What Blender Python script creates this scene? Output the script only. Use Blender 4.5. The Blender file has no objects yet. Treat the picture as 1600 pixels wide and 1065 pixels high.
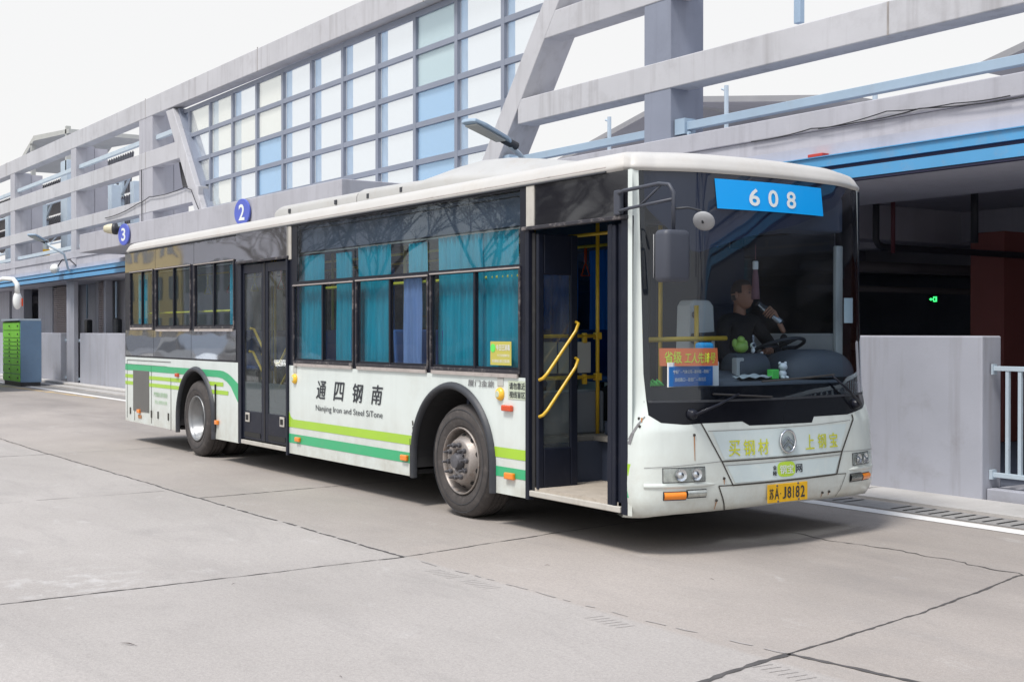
import bpy, bmesh, math, random
from mathutils import Vector, Matrix
random.seed(7)
S = bpy.context.scene
COL = S.collection

# ------------------------------------------------------------------ camera
AL = math.radians(34.4); PIT = -math.atan((532.5-518)/1950)
view = Vector((-math.cos(AL)*math.cos(PIT), math.sin(AL)*math.cos(PIT), math.sin(PIT)))
cd = bpy.data.cameras.new('camera'); cam = bpy.data.objects.new('camera', cd); COL.objects.link(cam)
cam.location = (0, 0, 1.6)
cam.rotation_euler = view.to_track_quat('-Z', 'Y').to_euler()
cd.sensor_width = 36; cd.lens = 1950/1600*36; cd.clip_start = .05; cd.clip_end = 3000
S.camera = cam

# ------------------------------------------------------------------ sky, sun, exposure
SUN_EL, SUN_AZ = math.radians(60), math.radians(286)    # azimuth of the sun seen from the scene, 0 = +X, ccw
w = bpy.data.worlds.new('World'); S.world = w; w.use_nodes = True
nt = w.node_tree; nt.nodes.clear()
out = nt.nodes.new('ShaderNodeOutputWorld'); bg = nt.nodes.new('ShaderNodeBackground')
sky = nt.nodes.new('ShaderNodeTexSky'); sky.sky_type = 'NISHITA'; sky.sun_disc = False
sky.sun_elevation = SUN_EL; sky.sun_rotation = math.radians(90)-SUN_AZ
sky.air_density = 1.0; sky.dust_density = 3.0
mx = nt.nodes.new('ShaderNodeMix'); mx.data_type = 'RGBA'
tc = nt.nodes.new('ShaderNodeTexCoord'); sp = nt.nodes.new('ShaderNodeSeparateXYZ')
nt.links.new(tc.outputs['Generated'], sp.inputs[0])
rp = nt.nodes.new('ShaderNodeValToRGB')
rp.color_ramp.elements[0].position = .0; rp.color_ramp.elements[0].color = (7.65, 7.6, 7.5, 1)
rp.color_ramp.elements[1].position = 1.0; rp.color_ramp.elements[1].color = (8.2, 9.2, 11.4, 1)
e = rp.color_ramp.elements.new(.36); e.color = (7.55, 7.52, 7.5, 1)
nt.links.new(sp.outputs['Z'], rp.inputs[0])
mx.inputs['Factor'].default_value = .93
nt.links.new(sky.outputs[0], mx.inputs['A']); nt.links.new(rp.outputs[0], mx.inputs['B'])
nt.links.new(mx.outputs['Result'], bg.inputs[0]); bg.inputs[1].default_value = .1
nt.links.new(bg.outputs[0], out.inputs[0])
sd = bpy.data.lights.new('sun', 'SUN'); sd.energy = 2.6; sd.angle = math.radians(14); sd.color = (1, .945, .87)
so = bpy.data.objects.new('sun', sd); COL.objects.link(so)
sv = Vector((math.cos(SUN_EL)*math.cos(SUN_AZ), math.cos(SUN_EL)*math.sin(SUN_AZ), math.sin(SUN_EL)))
so.rotation_euler = sv.to_track_quat('Z', 'Y').to_euler(); so.location = sv*50
S.view_settings.view_transform = 'Standard'; S.view_settings.look = 'None'
S.view_settings.exposure = 0.36; S.view_settings.gamma = 1
S.cycles.max_bounces = 10; S.cycles.transparent_max_bounces = 24; S.cycles.glossy_bounces = 5
S.cycles.caustics_reflective = False; S.cycles.caustics_refractive = False

# ------------------------------------------------------------------ materials
MATS = {}
def _new(name):
    m = bpy.data.materials.new(name); m.use_nodes = True
    n = m.node_tree; n.nodes.clear()
    o = n.nodes.new('ShaderNodeOutputMaterial')
    MATS[name] = m
    return m, n, o
def _nz(n, scale, detail=5, rough=.55, vec=None, dist=0):
    t = n.nodes.new('ShaderNodeTexNoise'); t.inputs['Scale'].default_value = scale
    t.inputs['Detail'].default_value = detail; t.inputs['Roughness'].default_value = rough
    t.inputs['Distortion'].default_value = dist
    if vec is not None: n.links.new(vec, t.inputs['Vector'])
    return t.outputs['Fac']
def _ramp(n, fac, a, b, ca=(0,0,0,1), cb=(1,1,1,1)):
    r = n.nodes.new('ShaderNodeValToRGB'); r.color_ramp.elements[0].position = a; r.color_ramp.elements[1].position = b
    r.color_ramp.elements[0].color = ca; r.color_ramp.elements[1].color = cb
    n.links.new(fac, r.inputs[0]); return r.outputs[0]
def _mix(n, fac, a, b, mode='MIX'):
    x = n.nodes.new('ShaderNodeMix'); x.data_type = 'RGBA'; x.blend_type = mode
    for k, v in (('Factor', fac), ('A', a), ('B', b)):
        if isinstance(v, (int, float)): x.inputs[k].default_value = v
        elif isinstance(v, tuple): x.inputs[k].default_value = (*v[:3], 1)
        else: n.links.new(v, x.inputs[k])
    return x.outputs['Result']
def _map(n, scale=(1,1,1)):
    t = n.nodes.new('ShaderNodeTexCoord'); mp = n.nodes.new('ShaderNodeMapping')
    mp.inputs['Scale'].default_value = scale; n.links.new(t.outputs['Object'], mp.inputs[0]); return mp.outputs[0]
def _math(n, op, a, b=0.0):
    x = n.nodes.new('ShaderNodeMath'); x.operation = op
    for i, v in enumerate((a, b)):
        if isinstance(v, (int, float)): x.inputs[i].default_value = v
        else: n.links.new(v, x.inputs[i])
    return x.outputs[0]

def paint(name, col, rough=.5, var=.12, dirt=None, dirt_amt=.3, scale=1.5, bump=0., bscale=40, metal=0., streak=0., coat=0., fine=.0, spec=.5, z_dirt=None, wob=0.):
    """painted / plastic / metal surface with blotchy variation, vertical streaks and optional dirt"""
    m, n, o = _new(name)
    b = n.nodes.new('ShaderNodeBsdfPrincipled'); n.links.new(b.outputs[0], o.inputs[0])
    vec = _map(n)
    f = _ramp(n, _nz(n, scale, 6, .6, vec), .3, .7)
    lo = tuple(c*(1-var) for c in col); hi = tuple(min(1, c*(1+var*.6)) for c in col)
    c = _mix(n, f, lo, hi)
    if streak:
        s = _nz(n, 3.0, 5, .6, _map(n, (2.2, 2.2, .12)))
        c = _mix(n, _math(n, 'MULTIPLY', _ramp(n, s, .5, .8), streak), c, tuple(q*.45 for q in col))
    if fine:
        s = _nz(n, 90, 3, .7, vec)
        c = _mix(n, _math(n, 'MULTIPLY', _ramp(n, s, .45, .75), fine), c, tuple(q*.55 for q in col))
    if dirt:
        d = _ramp(n, _nz(n, scale*2.3, 8, .7, vec), .52, .75)
        fac = _math(n, 'MULTIPLY', d, dirt_amt)
        if z_dirt:
            t = n.nodes.new('ShaderNodeTexCoord'); s2 = n.nodes.new('ShaderNodeSeparateXYZ'); n.links.new(t.outputs['Object'], s2.inputs[0])
            mr = n.nodes.new('ShaderNodeMapRange'); mr.inputs[1].default_value = z_dirt[0]; mr.inputs[2].default_value = z_dirt[1]
            mr.inputs[3].default_value = 1; mr.inputs[4].default_value = 0; n.links.new(s2.outputs['Z'], mr.inputs[0])
            d2 = _ramp(n, _nz(n, 5, 6, .7, vec), .25, .8)
            fac = _math(n, 'MAXIMUM', fac, _math(n, 'MULTIPLY', _math(n, 'MULTIPLY', mr.outputs[0], d2), .75))
        c = _mix(n, fac, c, dirt)
    n.links.new(c, b.inputs['Base Color'])
    r = n.nodes.new('ShaderNodeMapRange'); r.inputs[3].default_value = max(0, rough-.1); r.inputs[4].default_value = min(1, rough+.12)
    n.links.new(_nz(n, scale*4, 4, .6, vec), r.inputs[0]); n.links.new(r.outputs[0], b.inputs['Roughness'])
    b.inputs['Metallic'].default_value = metal; b.inputs['Coat Weight'].default_value = coat; b.inputs['Coat Roughness'].default_value = .12
    b.inputs['Specular IOR Level'].default_value = spec
    if wob:
        bp = n.nodes.new('ShaderNodeBump'); bp.inputs['Strength'].default_value = wob; bp.inputs['Distance'].default_value = .02
        n.links.new(_nz(n, 1.6, 2, .45, vec), bp.inputs['Height']); n.links.new(bp.outputs[0], b.inputs['Normal']); n.links.new(bp.outputs[0], b.inputs['Coat Normal'])
    if bump:
        bp = n.nodes.new('ShaderNodeBump'); bp.inputs['Strength'].default_value = bump; bp.inputs['Distance'].default_value = .01
        n.links.new(_nz(n, bscale, 6, .65, vec), bp.inputs['Height']); n.links.new(bp.outputs[0], b.inputs['Normal'])
    return m

def glass(name, tint=(.75,.82,.84), refl=1.0, bump=0., bscale=.8, dust=.02, ior=1.5, haze=None):
    m, n, o = _new(name)
    tr = n.nodes.new('ShaderNodeBsdfTransparent'); tr.inputs[0].default_value = (*tint, 1)
    gl = n.nodes.new('ShaderNodeBsdfGlossy'); gl.inputs['Roughness'].default_value = .015; gl.inputs[0].default_value = (.95,.97,1,1)
    geo = n.nodes.new('ShaderNodeNewGeometry'); dt = n.nodes.new('ShaderNodeVectorMath'); dt.operation = 'DOT_PRODUCT'
    n.links.new(geo.outputs['Incoming'], dt.inputs[0]); n.links.new(geo.outputs['Normal'], dt.inputs[1])
    c1 = _math(n, 'SUBTRACT', 1.0, _math(n, 'ABSOLUTE', dt.outputs['Value'])); fac_ = _math(n, 'ADD', _math(n, 'MULTIPLY', _math(n, 'POWER', c1, 4.0), .8), .035)
    vec = _map(n)
    if bump:
        bp = n.nodes.new('ShaderNodeBump'); bp.inputs['Strength'].default_value = bump; bp.inputs['Distance'].default_value = .02
        n.links.new(_nz(n, bscale, 2, .4, vec), bp.inputs['Height'])
        n.links.new(bp.outputs[0], gl.inputs['Normal'])
    df = n.nodes.new('ShaderNodeBsdfDiffuse'); df.inputs[0].default_value = (.5,.5,.48,1) if haze is None else (*haze[:3], 1)
    ms = n.nodes.new('ShaderNodeMixShader'); ms2 = n.nodes.new('ShaderNodeMixShader')
    d = _math(n, 'MULTIPLY', _ramp(n, _nz(n, 3, 7, .7, vec), .3, .8), dust if haze is None else haze[3])
    if haze is not None: d = _math(n, 'ADD', _math(n, 'MULTIPLY', _nz(n, .7, 2, .5, vec), haze[3]*.25), haze[3]*.8)
    n.links.new(d, ms2.inputs[0]); n.links.new(tr.outputs[0], ms2.inputs[1]); n.links.new(df.outputs[0], ms2.inputs[2])
    n.links.new(_math(n, 'MINIMUM', _math(n, 'MULTIPLY', fac_, refl), 1.0), ms.inputs[0])
    n.links.new(ms2.outputs[0], ms.inputs[1]); n.links.new(gl.outputs[0], ms.inputs[2]); n.links.new(ms.outputs[0], o.inputs[0])
    return m

def fabric(name, col, trans=.35, var=.15):
    m, n, o = _new(name)
    d = n.nodes.new('ShaderNodeBsdfDiffuse'); t = n.nodes.new('ShaderNodeBsdfTranslucent'); ms = n.nodes.new('ShaderNodeMixShader')
    c = _mix(n, _ramp(n, _nz(n, 4, 5, .6, _map(n, (3,3,.4))), .3, .7), tuple(q*(1-var) for q in col), tuple(q*(1+var) for q in col))
    n.links.new(c, d.inputs[0]); n.links.new(c, t.inputs[0]); ms.inputs[0].default_value = trans
    n.links.new(d.outputs[0], ms.inputs[1]); n.links.new(t.outputs[0], ms.inputs[2]); n.links.new(ms.outputs[0], o.inputs[0])
    return m

def lit(name, col, strength):
    m, n, o = _new(name); e = n.nodes.new('ShaderNodeEmission'); e.inputs[0].default_value = (*col, 1); e.inputs[1].default_value = strength
    n.links.new(e.outputs[0], o.inputs[0]); return m

def ground_mat():
    m, n, o = _new('concrete_slabs')
    b = n.nodes.new('ShaderNodeBsdfPrincipled'); n.links.new(b.outputs[0], o.inputs[0])
    vec = _map(n)
    t = n.nodes.new('ShaderNodeTexCoord'); s = n.nodes.new('ShaderNodeSeparateXYZ'); n.links.new(t.outputs['Object'], s.inputs[0])
    # older brownish slabs beyond the long joint, smoother grey slabs before it; joint line y = 4.25 + .045*(x+16)
    jy = _math(n, 'ADD', _math(n, 'MULTIPLY', _math(n, 'ADD', s.outputs['X'], 16), .022), 4.22)
    d = _math(n, 'SUBTRACT', s.outputs['Y'], jy)
    side = _ramp(n, _math(n, 'ADD', _math(n, 'MULTIPLY', d, 8), .5), .3, .7)
    big = _ramp(n, _nz(n, .35, 6, .6, vec), .3, .7)
    near = _mix(n, big, (.352,.326,.306), (.45,.42,.398))
    far = _mix(n, big, (.305,.274,.25), (.425,.383,.352))
    c = _mix(n, side, near, far)
    # slab to slab difference
    wv = n.nodes.new('ShaderNodeTexWhiteNoise'); wv.noise_dimensions = '2D'
    cb = n.nodes.new('ShaderNodeCombineXYZ')
    n.links.new(_math(n, 'FLOOR', _math(n, 'DIVIDE', _math(n, 'ADD', s.outputs['X'], 16.85), 4.4)), cb.inputs[0])
    n.links.new(_math(n, 'FLOOR', _math(n, 'MULTIPLY', d, .3)), cb.inputs[1]); n.links.new(cb.outputs[0], wv.inputs[0])
    c = _mix(n, _math(n, 'MULTIPLY', wv.outputs[0], .13), c, (.27,.26,.25))
    # trowel blotches, stretched stains, aggregate and grit
    st = _ramp(n, _nz(n, 1.3, 8, .68, _map(n, (.5, 1.6, 1)), .6), .5, .74)
    c = _mix(n, _math(n, 'MULTIPLY', st, .46), c, (.25,.235,.225))
    pale = _ramp(n, _nz(n, 2.6, 8, .7, _map(n, (.7, 1.3, 1)), .4), .6, .72)
    c = _mix(n, _math(n, 'MULTIPLY', pale, .22), c, (.68,.67,.66))
    gr = _ramp(n, _nz(n, 60, 5, .75, vec), .42, .66)
    c = _mix(n, _math(n, 'MULTIPLY', gr, .42), c, (.2,.19,.185))
    sc = n.nodes.new('ShaderNodeTexVoronoi'); sc.inputs['Scale'].default_value = 55; n.links.new(vec, sc.inputs['Vector'])
    g2 = _ramp(n, _nz(n, 22, 6, .78, vec), .46, .68)
    c = _mix(n, _math(n, 'MULTIPLY', g2, .22), c, (.19,.175,.165))
    dot = _ramp(n, sc.outputs['Distance'], .09, .14, (1,1,1,1), (0,0,0,1))
    sel = _ramp(n, _nz(n, 2.2, 4, .7, vec), .52, .62)
    c = _mix(n, _math(n, 'MULTIPLY', _math(n, 'MULTIPLY', dot, sel), .6), c, (.10,.09,.085))
    sp2 = _ramp(n, _nz(n, 150, 2, .6, vec), .55, .72)
    c = _mix(n, _math(n, 'MULTIPLY', sp2, .3), c, (.72,.70,.67))
    wd = n.nodes.new('ShaderNodeVectorMath'); wd.operation = 'DISTANCE'; wd.inputs[1].default_value = (-8.1, 2.15, 0); n.links.new(vec, wd.inputs[0])
    wm = _math(n, 'MULTIPLY', _ramp(n, wd.outputs['Value'], .2, .75, (1,1,1,1), (0,0,0,1)), _ramp(n, _nz(n, 5, 8, .7, vec), .5, .62))
    c = _mix(n, _math(n, 'MULTIPLY', wm, .28), c, (.66,.66,.66))
    # oily tyre grime, deepened to paint in shade under the bus (lane along y = 5.2 .. 8.6)
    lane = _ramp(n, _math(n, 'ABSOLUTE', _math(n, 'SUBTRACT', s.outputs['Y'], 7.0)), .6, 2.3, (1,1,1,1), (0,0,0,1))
    oil_shade = _ramp(n, _nz(n, .9, 7, .62, _map(n, (.45, 1.2, 1))), .36, .72)
    c = _mix(n, _math(n, 'MULTIPLY', _math(n, 'MULTIPLY', lane, oil_shade), .38), c, (.13,.12,.12))
    n.links.new(c, b.inputs['Base Color']); b.inputs['Roughness'].default_value = .82
    b.inputs['Specular IOR Level'].default_value = .3
    bp = n.nodes.new('ShaderNodeBump'); bp.inputs['Strength'].default_value = .35; bp.inputs['Distance'].default_value = .006
    n.links.new(_math(n, 'ADD', _nz(n, 45, 6, .7, vec), _math(n, 'MULTIPLY', _nz(n, 4, 5, .6, vec), 1.5)), bp.inputs['Height']); n.links.new(bp.outputs[0], b.inputs['Normal'])
    return m

def concrete_wall(name, col, dark, rough=.8, streak=.35, blot=.35):
    m, n, o = _new(name)
    b = n.nodes.new('ShaderNodeBsdfPrincipled'); n.links.new(b.outputs[0], o.inputs[0]); vec = _map(n)
    c = _mix(n, _ramp(n, _nz(n, .8, 7, .62, vec, .3), .3, .72), tuple(q*.9 for q in col), tuple(min(1,q*1.06) for q in col))
    s = _ramp(n, _nz(n, 2.0, 6, .62, _map(n, (2.6, 2.6, .18))), .52, .78)
    c = _mix(n, _math(n, 'MULTIPLY', s, streak), c, dark)
    s = _ramp(n, _nz(n, 1.9, 8, .7, vec), .55, .78)
    c = _mix(n, _math(n, 'MULTIPLY', s, blot), c, dark)
    n.links.new(c, b.inputs['Base Color']); b.inputs['Roughness'].default_value = rough; b.inputs['Specular IOR Level'].default_value = .25
    bp = n.nodes.new('ShaderNodeBump'); bp.inputs['Strength'].default_value = .25; bp.inputs['Distance'].default_value = .005
    n.links.new(_nz(n, 30, 6, .7, vec), bp.inputs['Height']); n.links.new(bp.outputs[0], b.inputs['Normal'])
    return m

paint('bus_white', (.68,.745,.725), .32, .05, (.38,.34,.26), .16, 1.2, coat=.5, streak=.22, z_dirt=(.22,.95), wob=.12)
paint('roof_white', (.50,.49,.47), .45, .06, (.42,.37,.3), .35, 1.5, coat=.1)
paint('unit_white', (.43,.43,.42), .5, .06, (.36,.32,.27), .45, 2)
paint('stripe_green', (.035,.42,.18), .35, .06, (.3,.33,.25), .12, coat=.3)
paint('stripe_lime', (.36,.60,.035), .35, .06, (.35,.36,.2), .12, coat=.3)
paint('black_trim', (.008,.010,.019), .35, .2, (.10,.09,.09), .12, 4, spec=.3)
paint('black_rubber', (.02,.02,.022), .7, .2, (.12,.11,.1), .25, 4)
paint('dark_plastic', (.032,.036,.045), .5, .15, (.15,.14,.13), .2, 4)
paint('door_black', (.009,.012,.024), .42, .15, (.10,.09,.09), .10, 3, spec=.3)
paint('worn_frame', (.035,.034,.042), .5, .2, (.50,.45,.43), .6, 6, spec=.3)
paint('worn_trim', (.42,.38,.36), .6, .15, (.1,.09,.09), .7, 6)
paint('silver_post', (.50,.48,.44), .5, .1, (.3,.27,.22), .5, 4)
paint('tyre_rubber', (.062,.056,.055), .85, .2, (.17,.15,.14), .45, 6, bump=.3, bscale=60)
paint('rim_steel', (.34,.31,.29), .48, .2, (.17,.085,.05), .8, 9, metal=.55)
paint('rim_bright', (.30,.31,.32), .38, .12, (.25,.2,.17), .35, 7, metal=.75)
paint('nut_steel', (.15,.15,.165), .5, .2, (.1,.08,.07), .4, 12, metal=.5)
paint('underbody', (.02,.02,.022), .9, .2)
paint('chrome', (.75,.76,.78), .14, .05, metal=1.0)
paint('yellow_bar', (.70,.44,.03), .38, .08, (.4,.3,.05), .2, 8, coat=.2)
paint('lime_bar', (.60,.55,.03), .4, .08)
paint('interior_grey', (.075,.085,.10), .6, .1)
paint('interior_pale', (.45,.46,.44), .6, .1)
paint('interior_dark', (.04,.052,.085), .7, .1)
paint('bus_floor', (.20,.19,.175), .7, .12, (.1,.09,.08), .4, 5)
paint('step_mat', (.46,.41,.35), .7, .12, (.2,.17,.13), .5, 6)
paint('seat_blue', (.02,.09,.30), .45, .1)
paint('mesh_grille', (.14,.14,.135), .75, .12, fine=.5)
paint('amber', (.85,.24,.01), .2, .1, coat=.5); paint('amber_yellow', (.85,.50,.03), .3, .1, coat=.4)
paint('red_lens', (.62,.07,.015), .2, .1, coat=.5)
paint('lamp_glass', (.5,.53,.5), .12, .25, scale=30, metal=.6, coat=1.0)
paint('lens_dark', (.13,.14,.13), .15, .25, scale=30, metal=.4, coat=1.0)
paint('text_black', (.03,.035,.045), .5, .1); paint('text_grey', (.22,.22,.23), .5, .1)
paint('label_pale', (.50,.56,.44), .5, .06)
paint('text_green', (.38,.55,.36), .6, .1)
paint('plate_yellow', (.80,.46,.008), .4, .1, (.4,.25,.05), .3, 9)
paint('front_sticker', (.60,.70,.715), .42, .05, (.74,.78,.74), .6, 3.5)
paint('text_yellow', (.62,.66,.03), .5, .1, (.6,.68,.66), .35, 22)
paint('logo_lime', (.50,.73,.06), .5, .08)
paint('white_letter', (.75,.80,.80), .5, .05)
paint('seam_dark', (.05,.045,.04), .7, .2); paint('rust', (.42,.2,.09), .8, .2)
paint('skin_tan', (.34,.17,.11), .5, .08); paint('hair_black', (.06,.042,.035), .8, .2)
paint('jacket_black', (.008,.009,.013), .85, .2); paint('flask_steel', (.30,.33,.36), .25, .1, metal=.8)
paint('toy_green', (.28,.48,.08), .4, .15, (.6,.55,.15), .4, 30); paint('toy_white', (.8,.82,.82), .4, .05)
paint('cloth_grey', (.42,.47,.47), .9, .15); paint('interior_mid', (.20,.22,.25), .6, .1)
paint('tassel_red', (.20,.10,.12), .8, .2)
paint('sticker_orange', (.90,.20,.06), .5, .04); paint('board_blue', (.02,.16,.48), .4, .05); paint('board_cyan', (.02,.38,.75), .4, .05)
paint('paper_white', (.78,.79,.78), .7, .03); paint('sticker_gold', (.50,.46,.09), .5, .06); paint('fluo_green', (.12,.72,.12), .5, .05)
concrete_wall('facade_concrete', (.435,.44,.485), (.25,.245,.27), streak=.5, blot=.45)
concrete_wall('slate_column', (.25,.275,.345), (.15,.16,.2), streak=.4)
concrete_wall('facade_side', (.47,.47,.515), (.26,.25,.28), streak=.3)
concrete_wall('beam_concrete', (.505,.51,.54), (.27,.26,.27), streak=.6, blot=.4)
concrete_wall('wall_concrete', (.41,.425,.485), (.25,.24,.25), streak=.65, blot=.5)
concrete_wall('kerb_concrete', (.56,.55,.54), (.32,.3,.28))
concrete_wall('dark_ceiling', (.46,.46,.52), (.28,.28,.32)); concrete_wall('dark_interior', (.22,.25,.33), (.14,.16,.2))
paint('red_brown_paint', (.22,.07,.065), .7, .12)
paint('canopy_blue', (.085,.33,.62), .45, .06, (.36,.28,.22), .25, 2.5, coat=.1)
paint('canopy_gap', (.03,.03,.07), .7, .1)
paint('steel_blue', (.33,.44,.56), .5, .08, (.3,.28,.28), .2, 2)
paint('steel_pale', (.47,.56,.64), .5, .08, (.3,.28,.28), .2, 2)
paint('mullion_grey', (.235,.265,.335), .5, .08)
paint('sign_blue', (.10,.14,.55), .4, .06)
paint('louvre_brown', (.38,.33,.345), .6, .1)
paint('locker_green', (.28,.78,.09), .5, .1, (.3,.5,.2), .2, 4); paint('locker_steel', (.16,.26,.40), .45, .08, (.3,.3,.3), .15, 3)
paint('road_white', (.80,.80,.79), .7, .08, (.45,.43,.41), .5, 5); paint('road_yellow', (.58,.42,.2), .8, .2, (.4,.38,.36), .8, 5)
paint('joint_dark', (.085,.08,.08), .95, .3, scale=8); paint('joint_soft', (.34,.32,.31), .95, .2, scale=8)
paint('drain_dark', (.30,.295,.29), .85, .15, (.18,.17,.17), .4, 8, bump=.3); paint('slot_black', (.02,.02,.02), .9, .1)
paint('pavement_grey', (.47,.46,.45), .85, .14, (.3,.29,.28), .5, 1.5, bump=.4)
paint('cable_black', (.03,.03,.035), .6, .1); paint('pipe_dark', (.018,.02,.028), .6, .1); paint('pipe_grey', (.12,.11,.12), .6, .1); paint('pipe_red', (.09,.02,.03), .6, .1)
paint('machine_yellow', (.75,.45,.03), .5, .1); paint('roof_sheet', (.30,.30,.31), .6, .1); paint('red_box', (.5,.05,.04), .5, .1)
paint('building_cream', (.72,.55,.24), .8, .08); paint('building_grey', (.22,.2,.2), .8, .1); paint('window_dark', (.05,.06,.08), .2, .1)
paint('bark', (.07,.055,.05), .9, .2); paint('car_dark', (.03,.035,.045), .25, .1, coat=1); paint('car_silver', (.10,.13,.17), .3, .05, metal=.3, coat=1)
glass('bus_glass', (.86,.92,.94), .75, .04, .9, .03)
glass('dark_bus_glass', (.50,.56,.60), 1.0, .05, .8, .03)
glass('windscreen_glass', (.70,.79,.88), 1.35, .0, 1, .02)
glass('door_glass', (.80,.86,.87), .9, .03, 1.2, .12)
glass('frosted_door_glass', (.55,.60,.62), .8, .0, 1, .04, haze=(.16,.19,.20,.5))
glass('lamp_cover', (.95,.97,.97), 1.0, .3, 30, .03)
glass('clear_pane', (.97,.985,.995), .8, .03, .5, .03, haze=(.72,.80,.88,.10))
glass('pale_pane', (.95,.96,.94), .6, .02, .5, .2, haze=(.85,.87,.84,.3))
glass('blue_pane', (.72,.85,.95), .6, .02, .5, .2, haze=(.42,.60,.80,.42))
glass('aqua_pane', (.82,.90,.93), .6, .02, .5, .2, haze=(.56,.68,.71,.5))
fabric('curtain_teal', (.03,.46,.62), .4); fabric('curtain_pale', (.26,.36,.66), .35); fabric('curtain_deep', (.03,.18,.55), .45)
def wavy_black():
    m, n, o = _new('gloss_black_panel')
    b = n.nodes.new('ShaderNodeBsdfPrincipled'); n.links.new(b.outputs[0], o.inputs[0])
    b.inputs['Base Color'].default_value = (.012,.013,.018,1); b.inputs['Roughness'].default_value = .04; b.inputs['IOR'].default_value = 1.7
    bp = n.nodes.new('ShaderNodeBump'); bp.inputs['Strength'].default_value = .22; bp.inputs['Distance'].default_value = .03
    n.links.new(_nz(n, 1.5, 1, .4, _map(n, (.8, 1, 1.6))), bp.inputs['Height']); n.links.new(bp.outputs[0], b.inputs['Normal'])
def mirror_film():
    m, n, o = _new('mirror_film')
    b = n.nodes.new('ShaderNodeBsdfPrincipled'); n.links.new(b.outputs[0], o.inputs[0])
    b.inputs['Base Color'].default_value = (.52,.53,.55,1); b.inputs['Metallic'].default_value = .9; b.inputs['Roughness'].default_value = .03
    bp = n.nodes.new('ShaderNodeBump'); bp.inputs['Strength'].default_value = .16; bp.inputs['Distance'].default_value = .03
    n.links.new(_nz(n, 1.3, 1, .4, _map(n, (.8, 1, 1.6))), bp.inputs['Height']); n.links.new(bp.outputs[0], b.inputs['Normal'])
mirror_film()
wavy_black()
paint('cream_paint', (.62,.58,.42), .5, .06)
paint('pale_post', (.55,.74,.92), .5, .06)
paint('band_black', (.008,.009,.013), .18, .1, spec=.25)
paint('round_grey', (.32,.33,.35), .5, .1)
paint('mirror_grey', (.050,.057,.078), .5, .1)
paint('shade_navy', (.012,.019,.045), .5, .1, spec=.2)
paint('sign_lime', (.75,.85,.06), .5, .05)
ground_mat()

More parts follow.
